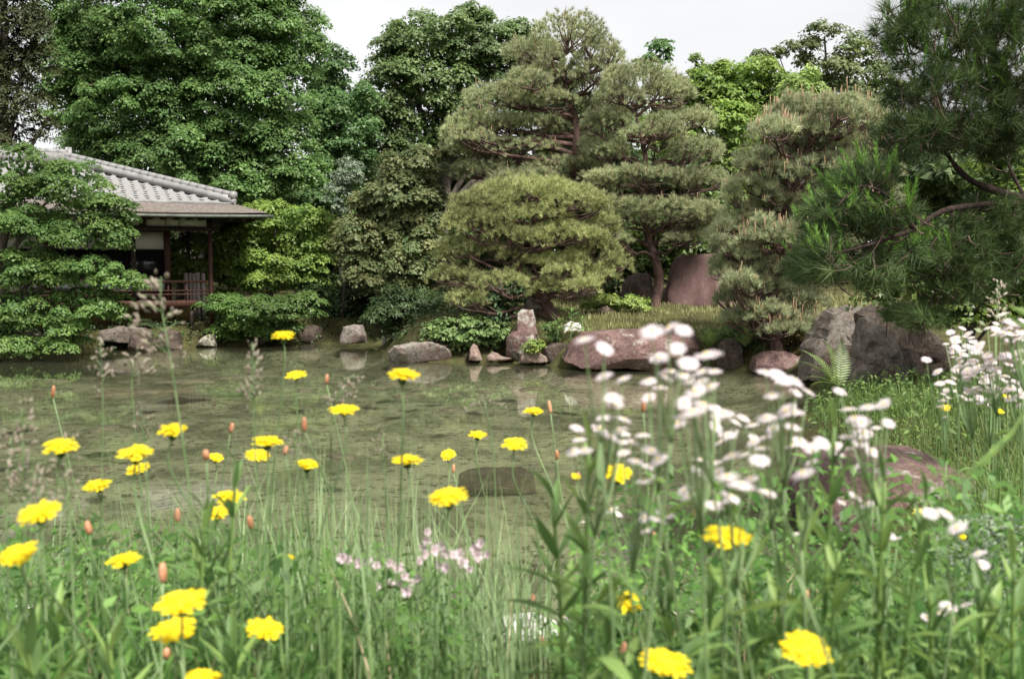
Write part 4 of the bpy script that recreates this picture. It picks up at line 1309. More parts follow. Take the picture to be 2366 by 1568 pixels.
YEL = [  # x, y, w, h, lean, label
    (655, 778, 54, 24, .0, 'highest yellow flower, standing alone on a tall stem over the far water'),
    (684, 868, 52, 26, -.1, 'yellow flower just below the highest one, before the pond'),
    (930, 869, 74, 34, .0, 'yellow flower before the water below the flat grey rock'),
    (795, 948, 64, 34, .0, 'yellow flower beside the pale grass head in the middle of the pond'),
    (397, 997, 70, 34, -.1, 'flat yellow flower in line under the big drooping grass head'),
    (138, 1034, 78, 46, -.12, 'yellow flower high at the left, among loose grass heads'),
    (618, 1022, 64, 32, .05, 'upper yellow flower of the close pair in the left centre'),
    (594, 1053, 54, 36, .1, 'lower ragged yellow flower of the close pair in the left centre'),
    (498, 1058, 38, 28, .15, 'small half-open yellow flower beside two pinkish buds'),
    (312, 1050, 76, 46, -.05, 'upper yellow flower of the touching pair at the left'),
    (320, 1085, 52, 32, -.3, 'smaller lower yellow flower of the touching pair at the left'),
    (225, 1123, 62, 36, -.2, 'tilted yellow flower below and left of the touching pair'),
    (710, 1075, 54, 28, .1, 'yellow flower crossed by a pale stem left of centre'),
    (528, 1152, 72, 42, .05, 'upper yellow flower of the overlapping pair by the bright leaf'),
    (500, 1188, 68, 40, -.15, 'lower yellow flower of the overlapping pair by the bright leaf'),
    (92, 1187, 102, 62, -.2, 'large yellow flower tilted left near the left edge'),
    (45, 1282, 96, 62, -.25, 'yellow flower touching the left edge of the picture'),
    (285, 1296, 82, 44, -.12, 'flat yellow flower low at the left above broad leaves'),
    (941, 1065, 64, 30, .0, 'yellow flower in the middle of the pond left of the dark submerged stone'),
    (1036, 1051, 36, 30, -.2, 'small half-closed yellow flower at the left end of the submerged stone'),
    (1103, 1006, 44, 22, .0, 'small flat yellow flower above the submerged stone'),
    (1188, 1027, 56, 38, .0, 'rounded yellow flower at the right end of the submerged stone'),
    (1233, 951, 48, 22, .0, 'small thin yellow flower standing above the rounded one'),
    (1035, 1151, 92, 58, -.12, 'large yellow flower alone in the centre above the pink blossoms'),
    (1426, 1097, 74, 50, .05, 'yellow flower tucked beneath the white asters'),
    (418, 1393, 110, 70, -.1, 'upper large yellow flower of the stacked pair at the lower left'),
    (402, 1458, 102, 70, -.1, 'lower large yellow flower of the stacked pair at the lower left'),
    (611, 1455, 94, 68, .15, 'large yellow flower with a drooping edge at the bottom left centre'),
    (463, 1572, 106, 66, .0, 'yellow flower cut by the bottom edge of the picture'),
    (1678, 1242, 100, 66, .0, 'large flat yellow flower in the middle of the right leafy stems'),
    (1450, 1393, 70, 58, .0, 'smaller round yellow flower right of the bottom middle'),
    (1537, 1532, 106, 84, .05, 'large round yellow flower at the bottom, left of the biggest'),
    (1862, 1503, 114, 92, .05, 'biggest yellow flower, round and open at the bottom right'),
    (2124, 1185, 34, 26, .0, 'small yellow flower half hidden by a white aster at the right'),
]


def ground_base(p, dx=0.0, dy=0.0, drop=None):
    x, y = p.x + dx, p.y + dy
    y = min(y, 3.6)
    return Vector((x, y, hz1(x, y) - .02))


for i, (x, y, w, h, lean, lab) in enumerate(YEL):
    dia = .0405
    Y = max(.7, dia * FPX / w * .93)
    p = at(x, y, Y)
    b = ground_base(p, random.uniform(-.1, .14), random.uniform(-.05, .15))
    t = thing('yellow_flower', lab, 'flower', b, 0, 'yellow hawkbit flowers on bare stems')
    ax = face_axis(p, h / w, lean)
    P = curve_pts([Vector((0, 0, 0)), (p - b) * .45 + Vector((random.uniform(-.03, .03), random.uniform(-.02, .02), .04)), p - b - ax * dia * .2 - Vector((0, 0, .05)), p - b - ax * dia * .1], 5)
    link('stem', stem_mesh(P, .0016, .0012), t)
    hd_ = link('flower_head', YH[i % 4], t, p - b)
    hd_.rotation_euler = head_rot(ax)
    hd_.scale = (dia * random.uniform(.88, 1.08), dia * random.uniform(.88, 1.08), dia * random.uniform(.8, 1.25))
    link('calyx', CX, hd_)

BUD_ME = rnd_faces(MB().tube([(0, 0, -.5), (0, 0, -.35), (0, 0, 0), (0, 0, .3), (0, 0, .5)], [.1, .22, .25, .2, .12], 9).mesh('bud', LM['bud'], True))
BUDS = [(703, 980, 17, 34, 'tall pinkish closed bud left of the yellow flower in mid pond'), (204, 1218, 22, 32, 'orange bud low at the left under the tilted flower'), (376, 1322, 26, 46, 'large pinkish orange bud right of the low flat flower'),
        (578, 1206, 20, 32, 'pinkish bud right of the overlapping yellow pair'), (755, 876, 13, 24, 'thin orange bud above the pale grass head'), (476, 1050, 22, 24, 'pink bud touching the small half-open flower'),
        (535, 988, 16, 24, 'brownish bud above the small half-open flower'), (660, 1040, 16, 22, 'dull red bud right of the close yellow pair'), (410, 1190, 18, 34, 'brown orange bud left of the overlapping yellow pair'),
        (1048, 1082, 10, 20, 'thin orange bud under the small half-closed flower'), (1287, 1050, 12, 22, 'small orange bud right of the submerged stone'), (1270, 940, 12, 30, 'thin bud beside the small thin yellow flower'),
        (1487, 935, 16, 34, 'reddish brown bud between two groups of white asters'), (1700, 1290, 18, 36, 'brown bud under the large flat yellow flower'), (1748, 1330, 16, 40, 'brown closed bud right of the large flat yellow flower'),
        (1512, 1240, 16, 24, 'red-brown bud on a dark stem left of the large flat flower'), (1604, 1185, 14, 22, 'small red bud high among the white asters'), (1440, 1500, 22, 40, 'orange bud left of the bottom round flower'),
        (1860, 1380, 20, 38, 'orange brown bud above the biggest yellow flower'), (385, 1508, 24, 26, 'pink bud under the stacked yellow pair'), (1335, 1100, 14, 20, 'yellowish bud left of the tucked yellow flower'), (123, 905, 13, 30, 'thin brownish bud alone at the upper left over the pond'),
        (1252, 1480, 16, 26, 'orange bud above the pale edging stone'), (1230, 1385, 16, 28, 'red-brown bud right of the pink blossoms')]
for i, (x, y, w, h, lab) in enumerate(BUDS):
    Y = .011 * FPX / w if w > 12 else 1.9
    p = at(x, y, max(.9, min(2.2, Y)))
    s = w / FPX * p.y
    b = ground_base(p, random.uniform(-.12, .12), random.uniform(-.05, .1))
    t = thing('flower_bud', lab, 'flower bud', b, 0, 'closed hawkbit buds')
    ax = Vector((random.uniform(-.3, .3), random.uniform(-.2, .2), 1)).normalized()
    P = curve_pts([Vector((0, 0, 0)), (p - b) * .5 + Vector((random.uniform(-.03, .03), 0, .03)), p - b - ax * h / FPX * p.y * .4], 5)
    link('stem', stem_mesh(P, .0015, .0012), t)
    o = link('bud', BUD_ME, t, p - b)
    o.rotation_euler = head_rot(ax)
    o.scale = (s * 1.6, s * 1.6, h / FPX * p.y)


# --- white asters: plants with several heads
ASTER = [  # heads (x,y,w), centre stem base px x, label
    ([(1505, 765, 66), (1545, 757, 60), (1580, 762, 52)], 1380, 'topmost white aster spray, before the flat boulder'),
    ([(1350, 784, 62), (1397, 803, 54)], 1420, 'pair of white asters before the left end of the long boulder'),
    ([(1523, 825, 56), (1500, 880, 50), (1535, 868, 56), (1580, 868, 60), (1525, 895, 44)], 1560, 'white aster spray under the topmost one, with a pinkish head'),
    ([(1632, 820, 92), (1590, 838, 60), (1650, 858, 46), (1622, 858, 50)], 1650, 'white aster with the widest overlapping heads, right of the boulder middle'),
    ([(1395, 868, 54), (1440, 875, 48), (1415, 917, 60)], 1450, 'small white aster spray with one rosy head over the water'),
    ([(1605, 903, 62), (1640, 893, 50), (1580, 930, 56), (1625, 935, 70), (1600, 952, 76), (1655, 945, 40)], 1640, 'dense stacked white asters in the middle of the spray'),
    ([(1670, 955, 66), (1700, 975, 40), (1655, 985, 44), (1690, 1000, 40), (1665, 1020, 44)], 1690, 'white asters with a visible yellow eye right of the stacked group'),
    ([(1768, 860, 50), (1800, 868, 56), (1835, 880, 60), (1868, 905, 44), (1785, 912, 50)], 1800, 'slanting line of white asters before the low reddish rock'),
    ([(1718, 965, 42), (1738, 982, 44), (1770, 965, 56), (1815, 948, 60), (1785, 990, 50), (1830, 985, 50), (1770, 1010, 50)], 1800, 'pinkish white asters left of the fern'),
    ([(1333, 988, 44), (1338, 1015, 46), (1350, 1040, 50), (1395, 965, 56), (1440, 968, 50), (1410, 1008, 64), (1385, 990, 46), (1440, 1000, 40)], 1400, 'white asters around the tall leafy tip at the left of the spray'),
    ([(1485, 1005, 48), (1505, 1040, 56), (1470, 1065, 56), (1520, 1062, 60), (1440, 1045, 44), (1500, 1078, 44)], 1500, 'white asters above the tucked yellow flower'),
    ([(1618, 1062, 46), (1650, 1070, 46), (1690, 1052, 62), (1720, 1050, 40), (1610, 1085, 40)], 1680, 'row of white asters at mid height in the middle'),
    ([(1760, 1035, 48), (1755, 1062, 60), (1850, 1020, 46), (1880, 1028, 56), (1900, 1022, 50)], 1790, 'white asters before the left end of the reddish slab'),
    ([(1680, 1100, 66), (1712, 1120, 78), (1660, 1090, 40), (1690, 1148, 62), (1650, 1165, 56), (1770, 1135, 50), (1735, 1105, 46)], 1710, 'group of widely open white asters with yellow eyes'),
    ([(1580, 1133, 46), (1590, 1145, 50), (1500, 1183, 56), (1520, 1200, 60), (1490, 1195, 44), (1545, 1190, 36)], 1560, 'low white asters left of the open group'),
    ([(1855, 1092, 66)], 2300, 'single large white aster facing up below the reddish slab'),
    ([(1940, 903, 40), (1975, 965, 56), (2005, 940, 56), (2040, 932, 44), (1990, 975, 50), (1960, 945, 46)], 1990, 'white asters before the foot of the leaning grey stone'),
    ([(1960, 1010, 52), (1985, 1020, 50), (2015, 1042, 46), (1995, 1000, 50), (1930, 1030, 44), (2025, 988, 36)], 2000, 'white asters in front of the reddish slab top'),
    ([(1975, 1145, 44), (2003, 1165, 48), (2055, 1235, 36)], 2030, 'few white asters under the slab among leafy stems'),
    ([(2150, 1184, 50), (2185, 1186, 58), (2210, 1218, 56)], 2190, 'flat white asters touching the small yellow flower at the right'),
    ([(2260, 1278, 46), (2268, 1302, 42), (2230, 1395, 34)], 2280, 'low white asters at the right over the grey herb'),
    ([(1840, 1232, 28), (1348, 1205, 24), (1412, 1178, 44), (1428, 1186, 30)], 1420, 'faded low white aster heads left of the bottom yellow flowers'),
    ([(2190, 1400, 50), (2170, 1415, 40), (2140, 1425, 36)], 2180, 'white asters at the lower right corner behind leaves'),
    ([(1303, 1425, 34), (1318, 1410, 22), (1590, 1415, 30), (1560, 1418, 24)], 1450, 'small scattered white aster heads low in the leaves'),
]
FAR_ASTER = [(2165, 858, 30), (2200, 775, 36), (2230, 768, 34), (2245, 790, 36), (2210, 800, 36), (2265, 800, 38), (2215, 820, 40), (2250, 822, 38), (2290, 820, 40), (2225, 850, 40), (2260, 850, 42), (2300, 845, 38), (2240, 870, 38),
             (2280, 872, 40), (2320, 868, 36), (2205, 862, 34), (2255, 895, 38), (2295, 900, 40), (2330, 895, 38), (2360, 880, 36), (2310, 760, 40), (2340, 757, 40), (2358, 770, 36), (2345, 790, 36), (2350, 815, 40), (2330, 830, 42), (2360, 840, 40),
             (2195, 882, 34), (2230, 905, 36), (2340, 920, 36), (2300, 925, 32), (2365, 905, 34), (2270, 925, 34), (2180, 910, 22), (2178, 925, 26), (2175, 938, 24), (2140, 830, 28), (2172, 885, 30), (2362, 748, 40), (2320, 735, 38), (2290, 745, 30)]
WLEAF = []


def lance_leaf(L_=.1, w=.016, bend=.3, fold=.25):
    k = 7
    t = np.linspace(0, 1, k)
    x = L_ * t
    z = -bend * L_ * t ** 2 + .12 * L_ * t
    hw = w * .5 * np.interp(t, [0, .15, .5, .8, 1], [.35, .7, 1, .6, .03])
    V = []
    for a, b, h in zip(x, z, hw):
        V += [(a, -h, b + h * fold * 2), (a, 0, b), (a, h, b + h * fold * 2)]
    Q = []
    for i in range(k - 1):
        for j in (0, 1):
            Q.append([3 * i + j, 3 * i + 3 + j, 3 * i + 4 + j, 3 * i + 1 + j])
    me = MB().add(V, Q=Q).mesh('leaf', LM['weedleaf'], True)
    a = me.attributes.new('rnd', 'FLOAT', 'FACE')
    a.data.foreach_set('value', np.full(len(me.polygons), random.uniform(.1, .9), dtype=np.float32))
    return me


LEAVES = [lance_leaf(1, w, b) for w, b in [(.17, .25), (.2, .5), (.15, -.05), (.22, .75), (.18, .1)]]


def add_leaf(parent, loc, az, el, L_, k=None):
    o = link('leaf', LEAVES[random.randrange(5) if k is None else k], parent, loc)
    o.rotation_euler = (random.uniform(-.35, .35), -el, az)
    o.scale = (L_, L_ * random.uniform(.85, 1.2), L_)
    return o


def aster(heads, bx, lab, dia=.0195, grp='white asters in the foreground', leaves=4, ylim=(.6, 2.4), extra=.35):
    Yc = float(np.mean([dia * FPX / w for _, _, w in heads]))
    Yc = min(max(Yc, ylim[0]), ylim[1])
    pts = []
    for x, y, w in heads:
        Y = min(max(dia * FPX / w, ylim[0]), ylim[1])
        Y = Yc * .6 + Y * .4
        pts.append((at(x, y, Y), w / FPX * Y))
        if extra and random.random() < extra:
            pts.append((at(x + random.uniform(-.7, .7) * w, y + random.uniform(0, 1.1) * w, Y + random.uniform(0, .05)), w / FPX * Y * random.uniform(.7, .95)))
    lowest = min(p.z for p, _ in pts)
    cx = sum(p.x for p, _ in pts) / len(pts)
    fork = Vector((cx + random.uniform(-.01, .02), Yc + .01, lowest - .075))
    bp = at(bx, 1400, Yc)
    b = ground_base(Vector((bp.x, Yc, 0)), random.uniform(-.02, .08), random.uniform(0, .1)) if ylim[1] < 3 else Vector((cx, Yc, hz1(cx, Yc) - .02))
    t = thing('white_aster', lab, 'flower', b, 0, grp)
    mb = MB()
    mb.tube(curve_pts([Vector((0, 0, 0)), (fork - b) * .5 + Vector((random.uniform(-.02, .02), 0, 0)), fork - b], 5), np.linspace(.0017, .0012, 11), 6)
    for i, (p, d) in enumerate(pts):
        ax = face_axis(p, random.uniform(.3, .85), random.uniform(-.6, .6))
        q = p - b
        mb.tube(curve_pts([fork - b, (fork - b).lerp(q, .55) + Vector((0, 0, -.012)), q - ax * d * .03], 4), np.linspace(.001, .0007, 9), 5)
        hd_ = link('flower_head', WH[random.randrange(4)], t, q)
        hd_.rotation_euler = head_rot(ax)
        d *= .9
        hd_.scale = (d, d, d * 1.5)
        link('disc', DS, hd_)
    link('stem', rnd_faces(mb.mesh('stem', LM['stem'], True)), t)
    for k in range(leaves):
        f = random.uniform(.35, .95)
        add_leaf(t, (fork - b) * f, random.uniform(0, 6.28), random.uniform(.1, .9), random.uniform(.035, .07))


for heads, bx, lab in ASTER:
    aster(heads, bx, lab)
fa = sorted(FAR_ASTER, key=lambda h: h[0])
n_ = 0
FLAB = ['left fringe', 'left part', 'middle', 'right part', 'right fringe', 'right edge', 'edge', 'edge']
far_groups = [[h for h in FAR_ASTER if h[0] < 2200 and h[1] > 820], [h for h in FAR_ASTER if 2195 <= h[0] < 2260 and h[1] < 835], [h for h in FAR_ASTER if 2195 <= h[0] < 2260 and h[1] >= 835],
              [h for h in FAR_ASTER if 2260 <= h[0] < 2315 and h[1] < 860], [h for h in FAR_ASTER if 2260 <= h[0] < 2315 and h[1] >= 860], [h for h in FAR_ASTER if h[0] >= 2315 and h[1] < 800], [h for h in FAR_ASTER if h[0] >= 2315 and h[1] >= 800]]
far_labs = ['sparse white asters left of the dense white clump on the right bank', 'upper left peak of the dense white aster clump on the right bank', 'lower left of the dense white aster clump on the right bank', 'upper middle of the dense white aster clump on the right bank',
            'lower middle of the dense white aster clump on the right bank', 'separate high white asters at the right edge above the dense clump', 'right edge of the dense white aster clump on the right bank']
for g, lab in zip(far_groups, far_labs):
    g = [(x + random.uniform(-12, 12), y + random.uniform(-10, 14), w * random.uniform(.6, .85)) for x, y, w in g for _ in (0, 1, 2)] if g is not far_groups[0] else g
    if g:
        aster(g, 0, lab, dia=.024, grp='dense white asters on the right bank', leaves=3, ylim=(1.9, 3.2))

# --- leafy shoots
SHOOT = [  # tip x,y, base x, Y, label
    (1362, 950, 1380, .95, 'tall leafy shoot rising among the left white asters'), (1278, 1085, 1310, 1.0, 'leafy shoot standing left of the tucked yellow flower'), (1930, 915, 1930, .95, 'tallest leafy shoot, before the leaning grey stone'),
    (2045, 1040, 2020, .9, 'broad leafy shoot before the reddish slab'), (2140, 1085, 2110, .9, 'leafy shoot beside the small hidden yellow flower'), (1545, 1275, 1530, .85, 'leafy shoot left of the large flat yellow flower'),
    (1650, 1285, 1640, .95, 'leafy shoot under the large flat yellow flower'), (1700, 1120, 1790, 1.0, 'leafy shoot hidden in the middle of the white asters'), (1855, 1130, 1830, .8, 'leafy shoot under the single upward white aster'),
    (2150, 1280, 2160, .95, 'bright leafy shoot low at the right above the yellow moss'), (2345, 1230, 2350, .8, 'leafy shoot at the right edge'), (2270, 1290, 2330, .75, 'leafy shoot low at the right corner, left of the edge'),
    (1420, 1300, 1430, .9, 'leafy shoot above the small round yellow flower'), (1320, 1290, 1330, 1.05, 'leafy shoot right of the pink blossoms'), (1940, 1200, 1880, .75, 'leafy shoot above the biggest yellow flower'),
    (1800, 1290, 1770, .85, 'leafy shoot right of the large flat yellow flower'), (1630, 1430, 1620, .8, 'leafy shoot between the two big bottom flowers'), (2040, 1370, 2030, .75, 'leafy shoot right of the biggest yellow flower'),
    (1745, 1400, 1730, .85, 'leafy shoot low between large flowers at the bottom right'), (545, 1010, 520, 1.15, 'bright leafy tip beside the small half-open flower'), (470, 1120, 465, 1.15, 'leafy shoot left of the overlapping yellow pair'),
    (130, 1330, 160, 1.0, 'broad leafy shoot at the lower left'), (250, 1390, 260, .9, 'broad leafy shoot left of the stacked yellow pair'), (60, 1400, 70, .85, 'leafy shoot in the lower left corner'), (530, 1420, 520, 1.0, 'leafy shoot between the stacked pair and the drooping flower'), (2230, 1430, 2230, .8, 'leafy shoot at the bottom near the right corner'),
    (1480, 1440, 1490, .75, 'leafy shoot at the bottom left of the round flower'), (1940, 1440, 1960, .7, 'leafy shoot overlapping the biggest yellow flower from the right')]
for i, (x, y, bx, Y, lab) in enumerate(SHOOT):
    p = at(x, y, Y)
    Y = max(Y, .93)
    p = at(x, y, Y)
    q = at(bx, 1500, Y)
    b = Vector((q.x, Y + .02, hz1(q.x, Y + .02) - .02))
    t = thing('leafy_shoot', lab, 'plant', b, 0, 'leafy aster shoots not yet in flower')
    tip = p - b - Vector((0, 0, .03))
    P = curve_pts([Vector((0, 0, 0)), tip * .5 + Vector((random.uniform(-.015, .015), 0, 0)), tip], 6)
    link('stem', stem_mesh(P, .0032, .0018, mat='weedleaf'), t)
    n = 21
    Lb = random.uniform(.046, .064)
    for k in range(n):
        f = .40 + .60 * k / (n - 1)
        j = min(len(P) - 1, int(f * (len(P) - 1)))
        el = .2 + .9 * max(0, (f - .5) / .5) ** 1.2 + random.uniform(-.2, .2)
        ll = Lb * np.interp(f, [.4, .8, .93, 1], [.95, 1.05, .95, .7]) * random.uniform(.85, 1.2)
        add_leaf(t, Vector(P[j]), k * 2.4 + random.uniform(-.3, .3), el, ll, random.choice((0, 2, 4)) if f > .6 else None)

# --- seeding grass heads
SPK = rnd_faces(MB().tube([(0, 0, -.5), (0, 0, -.2), (0, 0, .2), (0, 0, .5)], [.06, .24, .2, .03], 7).mesh('spikelet', LM['spike'], True))
PAN = [  # stem points, clusters (x,y,w), Y, label
    ([(455, 1300), (405, 900), (375, 720), (372, 640)], [(350, 642, 34), (378, 650, 40), (365, 665, 36), (340, 690, 30), (320, 705, 26), (305, 740, 30), (358, 690, 40), (345, 715, 30), (395, 715, 34), (410, 735, 30), (380, 700, 30), (330, 770, 34), (355, 775, 36), (395, 790, 34), (350, 800, 30), (398, 850, 26), (385, 770, 30), (410, 810, 26), (300, 760, 24)], 1.2, 'largest drooping grass seed head, before the veranda'),
    ([(235, 1250), (238, 950), (232, 800)], [(222, 780, 24), (226, 800, 24), (215, 820, 24), (250, 815, 24), (245, 860, 30), (260, 868, 26), (235, 870, 24), (215, 845, 20), (225, 895, 20)], 1.4, 'slender grass seed head left of the largest one'),
    ([(330, 1200), (305, 900), (320, 800)], [(300, 830, 28), (320, 835, 30), (335, 840, 28), (315, 815, 26), (350, 850, 22)], 1.4, 'small grass seed head tucked under the largest one'),
    ([(600, 1300), (588, 1000), (583, 790)], [(582, 790, 18), (580, 808, 26), (596, 820, 22), (572, 820, 20), (583, 840, 28), (575, 858, 24), (596, 850, 22), (588, 870, 26), (570, 880, 26), (565, 900, 26), (600, 885, 24), (605, 900, 18), (575, 920, 24), (562, 945, 18), (585, 905, 22)], 1.3, 'upright grass seed head under the highest yellow flower'),
    ([(770, 1300), (765, 1000), (790, 880)], [(828, 876, 20), (815, 880, 22), (800, 885, 24), (790, 897, 24), (808, 895, 18), (800, 915, 22), (815, 912, 20), (760, 915, 24), (780, 930, 22), (765, 930, 18), (790, 878, 18)], 1.4, 'pale grass seed head bending right above the mid pond flower'),
    ([(60, 1400), (55, 1100), (50, 940)], [(55, 935, 26), (60, 960, 26), (50, 985, 30), (70, 985, 24), (45, 1010, 30), (65, 1030, 30), (40, 1045, 30), (80, 1060, 30), (60, 1070, 34), (30, 1080, 30), (95, 1090, 28), (50, 1105, 34), (85, 1120, 30), (25, 1130, 30), (65, 1140, 30), (115, 1070, 24)], 1.05, 'loose grass seed head at the left edge'),
    ([(170, 1400), (160, 1180), (150, 1040)], [(165, 1010, 24), (172, 1050, 24), (150, 1085, 28), (170, 1105, 24), (130, 1105, 26), (155, 1130, 26), (175, 1140, 22), (135, 1140, 26), (160, 1165, 22), (115, 1160, 22)], 1.1, 'loose grass seed head between the two left yellow flowers'),
    ([(345, 1250), (335, 1050), (325, 950)], [(330, 940, 20), (320, 960, 22), (345, 965, 20), (335, 985, 22), (310, 985, 18), (350, 1000, 20), (365, 985, 18)], 1.25, 'faint grass seed head left of the flat yellow flower'),
    ([(20, 1350), (15, 1150), (25, 1010)], [(22, 1000, 24), (35, 1020, 24), (12, 1030, 26), (30, 1050, 28), (5, 1065, 24), (40, 1085, 26), (15, 1100, 26), (-5, 1110, 24)], 1.15, 'loose grass seed head cut by the left edge of the picture'),
    ([(105, 1380), (95, 1200), (85, 1090)], [(80, 1085, 22), (100, 1100, 24), (75, 1120, 26), (110, 1130, 24), (90, 1150, 26), (65, 1160, 24), (120, 1165, 22), (100, 1185, 22)], 1.0, 'low loose grass seed head under the highest left yellow flower'),
    ([(905, 1380), (890, 1120), (880, 985)], [(878, 985, 16), (884, 1000, 18), (872, 1010, 18), (888, 1022, 16), (876, 1035, 18), (890, 1045, 14)], 1.4, 'thin grass seed head left of the mid pond yellow flowers'),
    ([(700, 1350), (690, 1120), (680, 1000)], [(678, 995, 16), (690, 1005, 18), (670, 1015, 18), (686, 1030, 18), (668, 1040, 16), (694, 1050, 16)], 1.35, 'thin grass seed head near the flower crossed by a pale stem'),
    ([(1150, 1350), (1140, 1050), (1120, 930)], [(1110, 925, 18), (1130, 928, 18), (1150, 930, 18), (1090, 935, 16), (1165, 935, 16), (1075, 942, 14)], 1.5, 'nodding thin grass head over the middle of the pond'),
    ([(2290, 1200), (2300, 900), (2305, 660)], [(2305, 650, 18), (2298, 670, 20), (2312, 680, 20), (2300, 700, 22), (2315, 712, 20), (2296, 725, 22), (2310, 740, 22), (2320, 660, 16), (2290, 690, 16), (2303, 760, 18), (2318, 735, 16)], 2.6, 'pale silvery plant spike before the dark thicket at the right'),
]
for st, cl, Y, lab in PAN:
    sp = [at(x, y, Y) for x, y in st]
    b = Vector((sp[0].x, Y, hz1(sp[0].x, Y) - .02))
    t = thing('grass_head', lab, 'grass', b, 0, 'seeding grass heads')
    mb = MB()
    line = curve_pts([b] + sp, 6)
    mb.tube(line - np.array(b), np.linspace(.0015, .0007, len(line)), 5)
    for x, y, w in cl:
        for q in range(4):
            p = at(x + random.uniform(-.6, .6) * w, y + random.uniform(-.45, .45) * w, Y + random.uniform(-.03, .03))
            cand = line[(line[:, 2] < p.z - .004)]
            j = cand[-1] if len(cand) else line[-1]
            s = Vector(tuple(j))
            if q == 0:
                mb.tube([s - b, s.lerp(p, .6) - b + Vector((0, 0, .004)), p - b], [.0006, .0005, .0004], 4, cap=False)
            o = link('spikelet', SPK, t, p - b)
            dv = (p - s).normalized() + Vector((random.uniform(-.5, .5), random.uniform(-.5, .5), random.uniform(-.3, .6)))
            o.rotation_euler = head_rot(dv)
            sc_ = w / FPX * Y * random.uniform(.42, .8)
            o.scale = (sc_ * .8, sc_ * .8, sc_)
    link('stem', rnd_faces(mb.mesh('stem', LM['stem'], True)), t)


# --- pink blossoms
def blossom_mesh():
    pr = []
    for k in range(5):
        a = 2 * math.pi * k / 5
        d = np.array([math.cos(a), math.sin(a), 0])
        s = np.array([-math.sin(a), math.cos(a), 0])
        pr.append(([d * .05 + np.array([0, 0, -.25]), d * .25 + np.array([0, 0, .0]), d * .5 + np.array([0, 0, .05])], [.05, .17, .2], s))
    return rnd_faces(straps(pr).mesh('blossom', LM['pink']))


BL = blossom_mesh()
PINK = [([(988, 1228), (985, 1250), (978, 1265), (982, 1280), (970, 1295), (1020, 1260), (1025, 1275), (1038, 1280), (1005, 1270)], 1010, 'tallest pink campion sprig, below the large central flower'),
        ([(850, 1293), (830, 1300), (805, 1292), (790, 1288), (870, 1305), (920, 1310), (900, 1300), (905, 1345), (870, 1355)], 880, 'left pink campion sprig over the grey edging stone'),
        ([(935, 1330), (950, 1345), (925, 1355), (940, 1365), (1015, 1305), (1030, 1310), (965, 1335)], 950, 'deepest pink campion sprig low in the middle'),
        ([(1110, 1255), (1098, 1270), (1105, 1285), (1070, 1300), (1085, 1315), (1125, 1280), (1060, 1280)], 1090, 'right pale pink campion sprig')]
for pts, bx, lab in PINK:
    Y = 1.3
    c = at(bx, 1420, Y)
    b = Vector((c.x, Y + .05, hz1(c.x, Y + .05) - .02))
    t = thing('pink_campion', lab, 'flower', b, 0, 'small pink campions')
    fork = Vector((c.x, Y, at(bx, 1390, Y).z))
    mb = MB().tube(curve_pts([Vector((0, 0, 0)), fork - b], 4), np.linspace(.0018, .0012, 4), 5)
    for x, y in pts:
        p = at(x, y, Y + random.uniform(-.06, .06))
        mb.tube(curve_pts([fork - b, (fork - b).lerp(p - b, .5) + Vector((0, 0, -.01)), p - b], 3), np.linspace(.001, .0007, 7), 4, cap=False)
        o = link('blossom', BL, t, p - b)
        o.rotation_euler = head_rot(Vector((random.uniform(-.8, .8), -.8, random.uniform(-.2, .6))))
        s = random.uniform(18, 30) / FPX * Y
        o.scale = (s, s, s)
    link('stem', rnd_faces(mb.mesh('stem', LM['stem'], True)), t)


# --- ferns
def frond_mesh():
    pr = []
    n = 22
    k = np.linspace(0, 1, n)
    rx, rz = k, .42 * k - .42 * k ** 2.2
    for i in range(1, n):
        L_ = .19 * np.interp(k[i], [0, .25, .6, 1], [.5, 1, .75, .05])
        for sg in (-1, 1):
            P0 = np.array([rx[i], 0, rz[i]])
            P1 = P0 + np.array([L_ * .35, sg * L_, -.03 * L_])
            pr.append(([P0, (P0 + P1) / 2 + np.array([0, 0, .01]), P1], [.017, .014, .002], np.array([1., 0, 0])))
    mb = straps(pr)
    mb.tube(np.stack([rx, 0 * rx, rz], -1), np.linspace(.008, .002, n), 4)
    return rnd_faces(mb.mesh('frond', LM['fern']))


FR = frond_mesh()


def fern(px, py, Y, fr, lab):
    b = at(px, py, Y)
    t = thing('fern', lab, 'fern', b, 0, 'ferns on the bank')
    for az, el, L_ in fr:
        o = link('frond', FR, t)
        o.rotation_euler = (random.uniform(-.3, .3), -el, az)
        o.scale = (L_,) * 3


fern(1938, 895, 13.5, [(1.9, 1.05, .72), (1.2, 1.05, .75), (2.5, .75, .7), (2.9, .55, .66), (3.3, .3, .5), (4.2, .4, .4), (.7, .8, .45), (5.2, .3, .4), (3.6, .12, .5)], 'pale green fern growing against the leaning grey stone')
fern(1640, 800, 20.3, [(a, random.uniform(.4, 1.1), random.uniform(.35, .6)) for a in np.linspace(0, 6, 9)], 'fern just right of the long boulder')
fern(1720, 800, 20.0, [(a, random.uniform(.4, 1.1), random.uniform(.4, .6)) for a in np.linspace(.3, 6, 9)], 'fern above the dark rounded rock')

